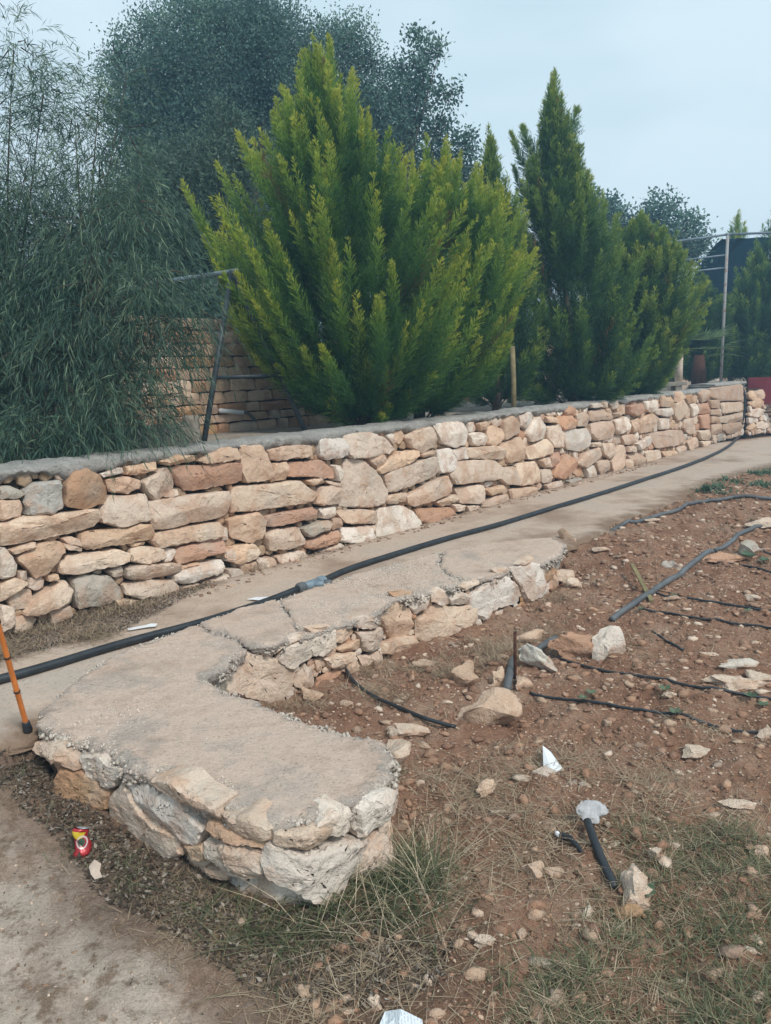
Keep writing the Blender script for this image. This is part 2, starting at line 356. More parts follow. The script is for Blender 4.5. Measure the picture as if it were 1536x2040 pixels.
def height(X, Y):
    Z = shep(X, Y, ctrl); d = dist_poly(X, Y, PATH); ins = inside(X, Y, PATH); edge = np.clip(d/.25, 0, 1)
    Z = np.where(ins, np.minimum(Z, 0)*0-.03-.08*edge, Z)
    under = np.zeros(np.shape(X), bool)
    for p in PIECES: under |= inside(X, Y, p)
    Z = np.where(under & ~ins, np.minimum(Z, -.25), Z)
    P = np.stack([np.ravel(X), np.ravel(Y)], 1); near = np.exp(-np.maximum(np.ravel(Y)-10, 0)/6)
    amp = np.ravel(.35+.65*gardenmask(X, Y))*near
    b = noise(P, 1.3, 3)*.03+noise(P, 4, 5, 2)*.024+np.maximum(noise(P, 9, 8, 3), -.2)*.055+noise(P, 30, 9, 2)*.016
    return Z+(b*amp).reshape(np.shape(X))*np.where(ins, .0, 1)
# lower-left beaten dirt, right edge follows the photograph
PALE = [tuple(gnd(x, y, -.27)[:2]) for x, y in [(-900,1560),(-100,1540),(20,1600),(120,1700),(230,1800),(330,1850),(400,1930),(560,2000),(640,2100),(600,2500),(-900,2600)]]
LIT = [tuple(gnd(x, y, -.27)[:2]) for x, y in [(-100,1500),(60,1470),(120,1600),(300,1690),(500,1760),(700,1800),(900,1850),(880,1960),(700,1990),(520,1960),(350,1860),(200,1790),(120,1700),(30,1640),(-100,1600)]]
LIT2 = [tuple(gnd(x, y, 0)[:2]) for x, y in [(-150,1290),(0,1270),(100,1235),(260,1195),(360,1170),(430,1160),(330,1215),(240,1262),(120,1290),(0,1320),(-150,1350)]]
def softmask(X, Y, poly, w=.12, seed=1):
    d = dist_poly(X, Y, poly); d = np.where(inside(X, Y, poly), d, -d)
    P = np.stack([np.ravel(X), np.ravel(Y)], 1); nn = (noise(P, 4, seed, 3)*.18).reshape(np.shape(X)); return np.clip((d+nn)/w*.5+.5, 0, 1)
GARD_EDGE = [tuple(gnd(x, y, -.3)[:2]) for x, y in [(520,1480),(760,1640),(700,1900),(640,2100),(640,2600),(4000,2600),(6000,1100),(1700,900),(1400,960),(1130,1090),(1000,1150),(480,1300),(420,1380)]]
def gardenmask(X, Y): return softmask(X, Y, GARD_EDGE, .3, 4)

def axis(a, b, step, lo, hi, g=1.09):
    c = list(np.arange(a, b, step)); s = step; x = b
    while x < hi: c.append(x); s *= g; x += s
    s = step; x = a-step; pre = []
    while x > lo: pre.append(x); s *= g; x -= s
    return np.array(pre[::-1]+c)
xs = axis(-2.4, 3.9, .021, -300, 300); ys = axis(1.35, 7.2, .021, -30, 500)
X, Y = np.meshgrid(xs, ys); Z = height(X, Y)
nx, ny = len(xs), len(ys); idx = np.arange(nx*ny).reshape(ny, nx)
Fq = np.stack([idx[:-1, :-1], idx[:-1, 1:], idx[1:, 1:], idx[1:, :-1]], -1).reshape(-1, 4)
V = np.stack([X, Y, Z], -1).reshape(-1, 3)
pale = softmask(X, Y, PALE, .2, 2); lit = softmask(X, Y, LIT, .25, 6)*.9
mesh_obj('garden_ground', V, Fq, M['soil'], attr={'pale': np.clip(pale-lit*.5, 0, 1).ravel(), 'litter': lit.ravel()})['kind'] = 'structure'
def hz(x, y):                                              # height of the ground at points (bilinear on the mesh itself)
    x = np.asarray(x, float); y = np.asarray(y, float)
    i = np.clip(np.searchsorted(xs, x)-1, 0, nx-2); j = np.clip(np.searchsorted(ys, y)-1, 0, ny-2)
    u = (x-xs[i])/(xs[i+1]-xs[i]); v = (y-ys[j])/(ys[j+1]-ys[j])
    return Z[j, i]*(1-u)*(1-v)+Z[j, i+1]*u*(1-v)+Z[j+1, i]*(1-u)*v+Z[j+1, i+1]*u*v
def gt(px, py, up=0.0):                                    # line of sight onto the soil
    z = -.25
    for _ in range(8): q = gnd(px, py, z); z = float(hz(q[0], q[1]))
    q = gnd(px, py, z); q[2] += up; return q

# ------------------------------------------------------------------ slabs of worn concrete
def slab(name, poly, zt, th, step, mat, parent=None, rough=.012, amp=.006, edge_drop=.012, seed=0, rimw=.12, jit=.3, under=.03):
    B = resample([np.array(p) for p in poly], step*.8); nB = len(B)
    nr = noise(B, 9, seed, 3)*rough*2.2+noise(B, 37, seed+3, 2)*rough
    tg = norm(np.roll(B, -1, 0)-np.roll(B, 1, 0)); nm = np.stack([tg[:, 1], -tg[:, 0]], 1)
    area = .5*np.sum(B[:, 0]*np.roll(B[:, 1], -1)-np.roll(B[:, 0], -1)*B[:, 1])
    if area < 0: nm = -nm
    B = B+nm*nr[:, None]
    x0, y0 = B.min(0); x1, y1 = B.max(0)
    gx, gy = np.meshgrid(np.arange(x0, x1, step), np.arange(y0, y1, step)); gx = gx+rng.uniform(-jit, jit, gx.shape)*step; gy = gy+rng.uniform(-jit, jit, gy.shape)*step
    gx = gx.ravel(); gy = gy.ravel(); bl = [tuple(b) for b in B]
    ok = inside(gx, gy, bl); gx, gy = gx[ok], gy[ok]; d = dist_poly(gx, gy, bl); k = d > step*.55; gx, gy, d = gx[k], gy[k], d[k]
    pts = [Vector(b) for b in bl]+[Vector((a, b)) for a, b in zip(gx, gy)]
    vs, es, fs, ov, oe, of = geometry.delaunay_2d_cdt(pts, [(i, (i+1) % nB) for i in range(nB)], [], 1, 1e-5)
    A = np.array([[v[0], v[1]] for v in vs]); d = dist_poly(A[:, 0], A[:, 1], bl)
    e = np.clip(1-d/(rimw*.35), 0, 1); rimn = np.clip(1-d/rimw, 0, 1)
    z = zt+noise(A, 3, seed+1, 2)*amp*1.6+noise(A, 22, seed+2, 3)*amp*(.5+1.6*rimn)-e*e*edge_drop
    T = np.array([f if len(f) == 3 else f[:3] for f in fs if len(f) == 3]); 
    a, b, c = A[T[:, 0]], A[T[:, 1]], A[T[:, 2]]; cr = (b[:, 0]-a[:, 0])*(c[:, 1]-a[:, 1])-(b[:, 1]-a[:, 1])*(c[:, 0]-a[:, 0])
    T = np.where(cr[:, None] < 0, T[:, ::-1], T)
    V = [np.column_stack([A, z])]; F = [tuple(t) for t in T]; rim = list(rimn)
    # rim ring indices: find output vertex of each input boundary vertex
    mp_ = {}
    for o_i, src in enumerate(ov):
        for sidx in src: mp_[sidx] = o_i
    ring = [mp_[i] for i in range(nB)]; n0 = len(A); levels = 4
    for l in range(1, levels+1):
        t = l/levels; pr = under*sin(pi*t)*0 - under*t
        nn = noise(np.column_stack([B*1.0, np.full(nB, l*.37)]), 12, seed+9, 3)
        R = B+nm*(pr+nn*rough*1.3)[:, None]; zz = z[ring]*(1-t)+(zt-th)*t+nn*.006*(l < levels)
        zz = zz + (noise(B, 7, seed+11, 2)*th*.35 if l == levels else 0)
        V.append(np.column_stack([R, zz])); rim += [1.0]*nB
    for l in range(levels):
        for i in range(nB):
            j = (i+1) % nB
            a_, b_ = (ring[i], ring[j]) if l == 0 else (n0+(l-1)*nB+i, n0+(l-1)*nB+j); c_, d_ = n0+l*nB+j, n0+l*nB+i
            F.append((a_, d_, c_, b_) if area > 0 else (a_, b_, c_, d_))
    return mesh_obj(name, np.vstack(V), F, mat, parent, True, attr={'rim': rim})
print('terrain done')
o = slab('path', PATH, 0.0, .05, .06, M['path'], amp=.004, rough=.022, seed=5, rimw=.4, edge_drop=.02, under=-.005); o['kind'] = 'structure'

# ------------------------------------------------------------------ stones
CREAM, TAN, ORA, PALEC, GREY, BRO = (.70,.55,.43), (.64,.46,.335), (.57,.335,.22), (.76,.66,.565), (.46,.415,.355), (.50,.31,.18)
def chaikin(P, n=1):
    for _ in range(n):
        Q = np.roll(P, -1, 0); P = np.stack([P*.8+Q*.2, P*.2+Q*.8], 1).reshape(-1, 2)
    return P
def stone_mesh(poly, frame, bulge=.04, depth=.07, step=None, seed=0, rings=(1, .975, .93, .8, .6, .38, .18), proud=.0, jag=.012):
    P = np.array(poly, float); c = P.mean(0); P = c+(P-c)*1.025; size = (np.ptp(P[:, 0])+np.ptp(P[:, 1]))/2
    Q = np.roll(P, -1, 0); P = np.stack([P*.9+Q*.1, P*.1+Q*.9], 1).reshape(-1, 2); B = resample(P, step or max(.012, size/9)); n = len(B)
    B = B+norm(B-c)*((noise(B+seed, 3.2/size, seed, 2)*jag*1.6+noise(B+seed, 40, seed+2, 2)*jag*.7)[:, None])*min(1, size*5)
    lr = np.random.default_rng(seed+1); V = []
    m = 5; th = lr.uniform(0, 6.28)+np.arange(m)*2*pi/m+lr.normal(0, .35, m); sl = lr.uniform(.15, 1.1, m); G = np.stack([np.cos(th), np.sin(th)], 1)*sl[:, None]
    off = lr.uniform(.75, 1.25, m); bl = min(bulge, size*.24); asp = np.array([max(np.ptp(P[:, 0]), 1e-3), max(np.ptp(P[:, 1]), 1e-3)])
    tilt = lr.normal(0, .22, 2)
    for k, sc in enumerate((1, 1)+tuple(rings[1:])+(0.0,)):
        R = c+(B-c)*sc+(0 if sc in (0, 1) else lr.normal(0, .004, (len(B), 2))*min(1, size*4))
        if sc == 0: R = c[None, :]
        if k == 0: h = np.full(n, -depth)
        else:
            u = (R-c)/asp*2; e = bl*min(1, (1-sc)/.07*.5+.28)
            pl = np.min(off[None, :]*bl*1.25-np.maximum(u@G.T, 0)*bl*1.0, axis=1)
            h = np.minimum(e, pl)+(u@tilt)*bl*.6
            nz3 = np.column_stack([R, np.full(len(R), seed*.37)])
            h = h+noise(nz3, 2.6/size, seed, 2)*bl*.30+np.abs(noise(nz3, 7/size, seed+5, 2))*bl*-.35+proud
        V.append(np.column_stack([R, h]))
    K = len(V)-1; F = []
    for k in range(K-1):
        for i in range(n):
            j = (i+1) % n; F.append((k*n+i, k*n+j, (k+1)*n+j, (k+1)*n+i))
    for i in range(n): F.append(((K-1)*n+i, (K-1)*n+(i+1) % n, K*n))
    V = np.vstack(V); W = np.zeros_like(V)
    for q in range(len(V)):
        g, nn = frame(V[q, 0]); W[q, :2] = g+nn*V[q, 2]; W[q, 2] = V[q, 1]
    return W, F
def sharp(o, a=28):
    o.data.set_sharp_from_angle(angle=radians(a))
def add_stone(poly, frame, parent, col, seed, mat=None, name='stone', **k):
    A = np.array(poly); ar = .5*np.sum(A[:, 0]*np.roll(A[:, 1], -1)-np.roll(A[:, 0], -1)*A[:, 1])
    if ar < 0: poly = list(poly)[::-1]
    W, F = stone_mesh(poly, frame, seed=seed, **k); o = mesh_obj(name, W, F, mat or M['stone'], parent); sharp(o)
    j = 1+random.uniform(-.13, .10); wj = random.uniform(-.02, .02)
    o.color = (col[0]*j+wj, col[1]*j, col[2]*j-wj, 1); return o
def pick(): return random.choices((CREAM, TAN, ORA, PALEC, GREY, BRO), (34, 26, 12, 22, 2, 4))[0]
def fill_gaps(polys, s0, s1, z0, z1, res=.012, dil=.006, maxr=.09, n=400, minr=.016, ztop=None):
    """pack small stones into the free space of the wall face"""
    S, ZZ = np.meshgrid(np.arange(s0, s1, res), np.arange(z0, z1, res)); free = np.ones(S.shape, bool)
    if ztop is not None: free &= ZZ < ztop(S)
    for p in polys:
        A = np.array(p); m = (S > A[:, 0].min()-.03) & (S < A[:, 0].max()+.03)
        if not m.any(): continue
        cols = np.where(m.any(0))[0]; sl = slice(cols[0], cols[-1]+1)
        sub = inside(S[:, sl], ZZ[:, sl], p) | (dist_poly(S[:, sl], ZZ[:, sl], p) < dil); free[:, sl] &= ~sub
    out = []; K = int(maxr/res); D = np.zeros(S.shape)
    def edt(f):
        D = np.zeros(f.shape); g = f.copy(); g[0] = g[-1] = False; g[:, 0] = g[:, -1] = False; k = 0
        while g.any() and k < K:
            D += g; h = g.copy(); h[1:] &= g[:-1]; h[:-1] &= g[1:]; h[:, 1:] &= g[:, :-1]; h[:, :-1] &= g[:, 1:]
            if k % 2: h[1:, 1:] &= g[:-1, :-1]; h[:-1, :-1] &= g[1:, 1:]; h[1:, :-1] &= g[:-1, 1:]; h[:-1, 1:] &= g[1:, :-1]
            g = h; k += 1
        return D
    D = edt(free)
    for q in range(n):
        j, i = np.unravel_index(np.argmax(D+rng.random(D.shape)*1.5*(D > 1)), D.shape); r = D[j, i]*res
        if r < minr: break
        a = 0; 
        while a < maxr*2.2/res and i+a+1 < S.shape[1] and i-a-1 >= 0 and D[j, i+a+1] > D[j, i]*.75 and D[j, i-a-1] > D[j, i]*.75: a += 1
        rx = r+a*res*random.uniform(.6, 1); cs, cz = S[j, i], ZZ[j, i]; m = random.choice((5, 6, 6, 7)); ph = random.random()*6
        poly = []
        for k in range(m):
            t = ph+2*pi*(k+random.uniform(-.25, .25))/m; e = 2.6
            ct, st = cos(t), sin(t); rr = random.uniform(.9,1.08)*(abs(ct)**e+abs(st)**e)**(-1/e); poly.append((cs+rx*1.04*rr*ct, cz+r*1.04*rr*st))
        out.append(poly); A = np.array(poly); lo = max(0, int((A[:, 0].min()-.2-s0)/res)); hi = min(S.shape[1], int((A[:, 0].max()+.2-s0)/res)+1)
        free[:, lo:hi] &= ~(inside(S[:, lo:hi], ZZ[:, lo:hi], poly) | (dist_poly(S[:, lo:hi], ZZ[:, lo:hi], poly) < dil))
        l2, h2 = max(0, lo-20), min(S.shape[1], hi+20); nd = edt(free[:, l2:h2]); D[:, lo:hi] = nd[:, lo-l2:nd.shape[1]-(h2-hi)]
    return out
def parse(txt, ox, oy, sc, poly):
    """hand-measured outlines of the stones, laid onto the wall's own vertical face"""
    out = []
    for ln in txt.strip().split('\n'):
        c, *p = ln.split(); col = dict(c=CREAM, t=TAN, o=ORA, p=PALEC, g=GREY, b=BRO)[c]; q = [tuple(float(v) for v in a.split(',')) for a in p]
        r = [ribbon(ox+x/sc, oy+y/sc, poly) for x, y in q]
        if all(v is not None for v in r): out.append((col, r))
        else: print('lost stone', ln)
    return out
TA = '''
g 0,360 60,352 130,395 100,415 0,425
t 0,428 110,425 118,480 112,520 0,545
g 135,375 180,330 330,320 335,380 345,470 280,505 150,515 130,450
b 350,330 400,270 460,258 540,300 580,380 575,445 480,475 350,460
p 545,285 660,248 670,280 560,305
t 672,245 850,215 845,265 740,290 690,290
t 865,215 960,185 1060,185 1065,215 900,238
t 580,315 700,297 760,320 762,365 700,390 600,385
c 770,330 905,243 955,310 950,375 845,430 790,385
t 1075,215 1190,150 1290,122 1300,205 1120,228
t 1300,130 1420,125 1450,180 1490,300 1440,325 1340,335 1310,200
o 925,245 1310,222 1322,330 1010,378 970,340
c 550,520 590,410 780,390 800,440 800,540 650,570 560,550
c 800,435 1240,378 1257,420 1220,520 840,595 805,520
c 895,410 960,365 965,400 925,418
c 0,560 120,520 520,475 540,520 500,580 20,680 5,620
t 438,610 810,555 828,600 825,640 480,695 438,680
c 830,610 1190,545 1215,575 1215,630 870,690 830,650
o 955,690 1215,635 1232,670 1225,715 970,777 945,740
t 1235,530 1400,495 1450,545 1435,610 1370,660 1260,630
c 50,700 180,657 190,680 75,728
c 340,640 380,628 436,640 436,680 380,675
c 335,660 440,690 442,708 360,700
t 100,740 200,665 320,655 347,690 250,830 190,850 100,770
c 315,770 380,725 640,695 700,720 690,770 420,830 330,832
c 705,695 780,680 890,690 895,745 790,780 710,765
p 900,690 965,700 925,768 895,765
p 0,685 30,695 88,790 85,840 0,860
c 590,815 660,790 680,840 620,850
c 681,800 780,780 940,770 970,780 960,815 850,855 700,862 675,840
t 970,790 1080,768 1085,780 985,810
p 940,840 1000,805 1195,750 1218,790 1205,820 990,888 950,870
t 1230,690 1350,670 1420,690 1405,745 1290,778 1228,745
p 1215,580 1240,580 1245,640 1215,650
g 400,870 450,840 600,840 665,910 660,970 420,1028 405,980
c 675,890 800,865 960,865 982,910 940,945 740,965 680,940
c 0,890 90,850 150,880 60,950 0,985
c 215,930 350,865 395,920 370,985 200,1060 130,1050
c 625,970 740,970 760,1010 660,1060
t 255,840 315,830 322,860 265,875
c 1100,880 1240,830 1250,860 1130,910
c 1230,800 1300,800 1328,840 1260,870
t 1310,780 1400,765 1405,820 1330,840
c 105,820 150,815 155,870 110,870
t 265,1030 380,1000 400,1060 290,1110
c 0,1000 70,1010 80,1100 0,1150
t 980,900 1090,880 1110,930 990,940
t 715,665 790,655 790,672 715,685
t 1250,430 1280,420 1290,490 1260,500'''
TB = '''
t 305,320 440,290 545,295 552,355 330,378
p 590,262 710,252 738,290 735,350 620,375 590,350
c 715,240 850,215 940,250 1003,320 960,340 770,368 740,330
p 960,240 990,230 1005,280 985,285
t 330,400 400,385 420,410 400,480 325,495
o 415,390 600,375 665,425 665,475 520,465 415,465
p 660,400 700,400 720,440 690,495
c 130,520 470,487 530,530 580,560 540,605 150,660 110,580
t 515,485 600,468 618,500 540,515
t 560,610 600,520 700,510 718,560 700,610 600,620
t 620,485 710,505 712,525 640,505
c 700,620 735,370 830,375 900,440 960,540 950,610 850,635
t 850,360 930,340 960,380 910,430
t 900,430 1000,340 1120,315 1125,350 1080,390 930,448
c 945,460 980,430 1230,350 1240,430 1210,470 975,555
c 1060,250 1110,210 1200,190 1230,260 1220,300 1140,340 1090,300
p 1210,180 1300,160 1370,170 1395,230 1380,290 1320,303 1250,280
p 1230,320 1300,310 1330,380 1320,430 1240,450
p 1395,230 1460,215 1500,250 1495,290 1430,298
p 1310,320 1385,305 1390,370 1330,375
c 1390,310 1536,290 1600,320 1590,370 1400,365
c 1300,450 1330,380 1420,375 1536,375 1590,420 1570,480 1340,510
t 1060,570 1280,455 1305,520 1290,560 1110,630 1070,610
c 955,570 1060,550 1065,600 970,620
c 1225,600 1330,560 1350,590 1250,630
c 1335,525 1470,510 1485,545 1480,610 1360,612
o 285,680 550,630 580,650 560,695 310,740
p 583,640 670,630 672,680 600,695
g 495,745 630,700 650,720 630,760 530,800
t 650,690 700,690 712,740 655,755
c 290,790 330,755 480,735 520,830 430,855 320,870
o 520,820 690,755 705,790 690,825 560,865 520,855
t 690,650 880,645 898,700 890,720 730,720
p 710,745 860,735 905,830 820,845 715,820
p 895,830 910,640 1040,625 1100,660 1138,720 1130,790 980,835
o 1110,640 1310,630 1350,690 1180,735 1130,700
p 590,880 700,825 735,870 660,900 600,905
c 120,850 240,830 270,880 220,930 140,940
p 75,870 110,860 135,890 125,930 80,930
c 350,900 500,870 530,910 500,950 380,970
c 245,910 330,905 350,970 260,985
c 1390,625 1450,620 1470,650 1400,660
c 1310,615 1380,620 1380,650 1330,655
c 860,730 890,730 895,770 870,770
t 1130,345 1210,320 1220,345 1150,360
p 1400,170 1430,165 1430,220 1400,225
t 1455,175 1500,165 1505,210 1465,210'''
TC = '''
t 165,420 200,405 240,430 243,470 200,508 165,495
t 245,380 290,358 325,400 328,440 250,475 245,440
p 325,350 380,338 388,380 350,415 325,410
p 370,400 410,360 450,410 440,470 380,485 355,450
t 225,500 320,460 352,510 350,565 270,585 245,540
c 355,515 460,465 485,510 480,540 370,572
c 455,410 510,400 540,450 535,510 490,515 460,460
o 510,360 570,355 595,385 590,415 540,430 515,400
o 540,340 560,310 595,320 600,355 545,358
p 535,425 640,418 665,460 660,500 620,528 545,520
c 595,350 640,340 655,370 650,410 600,410
t 660,335 740,325 765,365 760,375 665,385
t 665,395 765,380 775,420 770,460 690,480 665,450
p 775,380 840,360 855,400 845,425 800,448 780,430
c 760,290 795,285 800,320 765,328
o 840,310 915,298 918,345 880,362 845,345
p 920,290 985,280 990,320 960,345 925,330
t 1000,262 1050,255 1065,290 1060,312 1005,315
p 975,325 1055,320 1055,350 1030,365 980,350
t 900,380 960,345 995,370 960,430 905,445
p 990,370 1045,370 1045,420 1000,425
c 1070,300 1110,280 1137,330 1125,360 1080,385 1065,350
t 1065,250 1100,240 1120,270 1090,300 1070,290
p 1140,300 1175,300 1185,350 1155,365
b 1115,260 1150,255 1155,300 1125,305
t 1180,250 1210,228 1240,235 1243,280 1200,295
o 1185,300 1240,295 1243,345 1190,350
o 1190,355 1243,350 1245,420 1200,420
c 1115,375 1160,370 1172,440 1140,450 1110,420
t 945,445 1060,425 1115,430 1120,480 1090,500 980,515
p 885,490 950,455 965,490 900,525
t 815,455 870,445 880,490 830,500
c 720,490 775,490 783,540 750,565 725,545
c 600,590 625,545 700,508 715,550 640,610
t 765,575 800,500 830,500 832,570 820,600 775,638
o 480,650 500,590 545,540 595,570 600,610 540,665
o 470,560 480,540 525,530 500,600 470,610
p 640,610 690,595 702,660 655,675
t 690,580 750,568 762,610 720,650 700,620
c 415,570 465,555 475,600 440,610
c 420,620 460,612 480,650 470,680 430,680
c 225,610 300,600 320,640 325,692 260,690 215,650
c 310,590 400,575 415,610 425,680 330,695
t 155,710 240,690 250,720 180,745
t 135,790 200,745 265,735 272,780 170,808
t 275,710 400,700 410,750 290,780
c 440,690 520,670 530,700 460,720
g 555,670 620,655 640,700 570,705
t 835,545 900,535 930,560 920,595 880,600
c 930,530 1000,520 1005,560 935,585
t 1005,530 1070,525 1080,545 1020,570
c 840,505 880,505 885,530 840,535
c 1180,430 1245,425 1245,475 1190,475
p 660,300 710,296 720,315 665,322
c 715,295 740,292 745,320 722,320
t 120,395 160,392 165,425 130,430
t 450,360 500,365 510,395 460,390
c 1190,480 1245,478 1245,500 1200,510
t 1130,480 1175,460 1185,505 1140,530
c 1080,510 1125,500 1130,535 1085,545
t 860,380 895,370 900,430 870,440
t 735,325 760,325 765,360 740,365
c 770,345 815,340 815,360 775,370
c 665,490 705,482 710,505 670,510
c 825,570 860,565 870,610 830,615'''
TP = '''
t 1250,225 1395,205 1395,285 1290,288 1250,270
t 1245,282 1285,282 1288,320 1248,322
c 1290,295 1395,290 1395,335 1300,350
t 1245,330 1280,325 1285,355 1245,355
c 1285,365 1395,340 1395,375 1340,395 1290,390
t 1245,360 1278,360 1278,395 1245,395
t 1300,400 1395,385 1395,430 1330,450 1300,430
t 1248,400 1290,400 1295,440 1250,450'''
# the long retaining wall
wall = empty('retaining_wall', wpt(WLEN/2), 'long retaining wall of rough cream and orange limestone under a grey cement coping, beside the path', 'wall')
fm, _ = rib_frame(MAIN); stones = parse(TA, 0, 840, 2.743, MAIN)+parse(TB, 420, 780, 2.743, MAIN)+parse(TC, 900, 680, 2.415, MAIN)
WZ = lambda s: WTOP-.05
k = 0
for col, p in stones:
    size = np.ptp(np.array(p)[:, 0]); add_stone(p, fm, wall, col, k, bulge=.05, depth=.1, proud=random.uniform(-.008, .018), jag=.009, step=.03 if p[0][0] < 7 else .05); k += 1
fills = fill_gaps([p for c, p in stones], .3, WLEN, .0, WTOP-.03, n=520)
fills.sort(key=lambda p: -np.ptp(np.array(p)[:, 0])*np.ptp(np.array(p)[:, 1])); mb = MB()
for i, p in enumerate(fills):
    if k < 290: add_stone(p, fm, wall, pick(), k+50, bulge=.025, proud=-.03, jag=.006, step=.03, rings=(1, .93, .7, .35)); k += 1
    else:
        Wv, Fv = stone_mesh(p if np.sum(np.cross(np.array(p), np.roll(np.array(p), -1, 0))) > 0 else p[::-1], fm, seed=i, bulge=.015, proud=-.035, step=.025, rings=(1, .9, .5)); mb.add(Wv, Fv)
if mb.V:
    o = mb.build('small_fill_stones', M['stone'], wall); o['kind'] = 'stuff'; o.color = (.42, .30, .20, 1)
print('main wall stones', k, len(fills))
def strip(name, prof, s0, s1, step, mat, parent, fr, amp=.01, seed=0, sc=6):
    """sweep a profile [(off, z)] along a wall: off>0 goes into the bank"""
    S = np.arange(s0, s1+step*.5, step); V = []
    for (o_, z_) in prof:
        for s in S:
            g, n_ = fr(s); V.append((*(g-n_*o_), z_, s))
    V = np.array(V); nn = noise(np.column_stack([V[:, 3], V[:, 2]*1.0, np.repeat(np.arange(len(prof))*.17, len(S))]), sc, seed, 3)
    n2 = noise(np.column_stack([V[:, 3], V[:, 2]*3, np.repeat(np.arange(len(prof))*.31, len(S))]), sc*4, seed+4, 2)
    amps = np.repeat([p[2] if len(p) > 2 else amp for p in prof0(prof)], len(S)); V[:, 2] += (nn*1.2+n2*.9)*amps
    g0, n0 = fr((s0+s1)/2); V[:, 0] += n0[0]*n2*amp*.8; V[:, 1] += n0[1]*n2*amp*.8
    m = len(S); F = [(a*m+i, a*m+i+1, (a+1)*m+i+1, (a+1)*m+i) for a in range(len(prof)-1) for i in range(m-1)]
    F += [tuple(a*m for a in range(len(prof)))[::-1], tuple(a*m+m-1 for a in range(len(prof)))]
    return mesh_obj(name, V[:, :3], F, mat, parent)
def prof0(p): return p
def sweep(name, prof, amps, s0, s1, step, mat, parent, fr, amp=.01, seed=0, sc=6):
    global prof0
    prof0 = lambda p: [(a[0], a[1], b) for a, b in zip(p, amps)]
    return strip(name, prof, s0, s1, step, mat, parent, fr, amp, seed, sc)
sweep('wall_core', [(.07, -.12), (.07, WTOP-.05), (.30, WTOP-.05), (.30, -.12)], [.0]*4, 0, WLEN-.02, .05, M['core'], wall, fm, .012, 3)
sweep('coping', [(.10, WTOP-.11), (.0, WTOP-.075), (-.015, WTOP-.045), (-.01, WTOP-.018), (.03, WTOP), (.10, WTOP+.006), (.2, WTOP+.008), (.32, WTOP+.004), (.40, WTOP-.03), (.42, WTOP-.14)],
      [.035, .06, .045, .028, .02, .014, .014, .016, .02, .01], 0, WLEN, .022, M['coping'], wall, fm, .012, 11, 5)
# return wall at the path's end
pier = empty('stone_pier', PA, 'short block of coursed tan limestone at the far end of the long retaining wall', 'pier')
fp, PL = rib_frame(PIER); ps = parse(TP, 900, 680, 2.415, PIER)
for i, (c, p) in enumerate(ps): add_stone(p, fp, pier, tuple(v*.8 for v in c), 900+i, bulge=.05, step=.05)  # stone colours darkened: shade of the turned face is painted in
for i, p in enumerate(fill_gaps([p for c, p in ps], 0, PL, 0, WTOP-.06, n=40)): add_stone(p, fp, pier, tuple(v*.8 for v in pick()), 950+i, bulge=.03, step=.05, proud=-.01, rings=(1, .9, .5))
ZP = max(max(v[1] for v in p) for c, p in ps)+.03
sweep('pier_core', [(.04, -.1), (.04, ZP-.03), (.5, ZP-.03), (.5, -.1)], [0]*4, 0, PL, .1, M['core'], pier, fp, .01)
sweep('coping', [(.06, ZP-.05), (-.02, ZP-.03), (0, ZP+.02), (.25, ZP+.03), (.5, ZP+.02), (.55, ZP-.08)], [.015, .015, .008, .006, .006, .01], 0, PL, .05, M['coping'], pier, fp, .01, 5)
# low wall beyond the red board
QF = [tuple(QA[:2]), tuple(QB[:2])]; fq, QL = rib_frame(QF)
far_wall = empty('stone_wall', QA, 'low wall of pale rubble stones behind the dull red board, right edge of the photo', 'wall')
fl = fill_gaps([], 0, QL, 0, .98, n=300, maxr=.11, minr=.03, res=.02)
for i, p in enumerate(fl[:290]): add_stone(p, fq, far_wall, random.choice((PALEC, CREAM, TAN)), 1200+i, bulge=.05, step=.06, rings=(1, .9, .5))
sweep('wall_core', [(.04, -.1), (.04, 1.0), (.4, 1.0), (.4, -.1)], [0]*4, 0, QL, .1, M['core'], far_wall, fq, .01)

# ------------------------------------------------------------------ terrace behind the wall
TZ = 1.0
tp = [tuple(wpt(s, .33)[:2]) for s in (-.2, WLEN*.5, WLEN)]+[tuple((PB+np.array([-.1, .5, 0]))[:2]), (QB[0], QB[1]+.3), (60, 40), (400, 500), (-400, 500), (-60, 10), tuple(wpt(-4, .33)[:2])]
tx = axis(-8, 16, .12, -420, 420, 1.12); ty = axis(4, 24, .12, 3.9, 520, 1.12); TX, TY = np.meshgrid(tx, ty)
TZZ = TZ+(noise(np.column_stack([TX.ravel(), TY.ravel()]), 1.2, 7, 3)*.03+noise(np.column_stack([TX.ravel(), TY.ravel()]), 8, 7, 2)*.012).reshape(TX.shape)
ids = np.arange(TX.size).reshape(TX.shape); q = np.stack([ids[:-1, :-1], ids[:-1, 1:], ids[1:, 1:], ids[1:, :-1]], -1).reshape(-1, 4)
cx = TX.ravel()[q].mean(1); cy = TY.ravel()[q].mean(1); q = q[inside(cx, cy, tp)]
# pull the ragged front cells back under the coping
mesh_obj('terrace_ground', np.column_stack([TX.ravel(), TY.ravel(), TZZ.ravel()]), q, M['terrace'])['kind'] = 'structure'

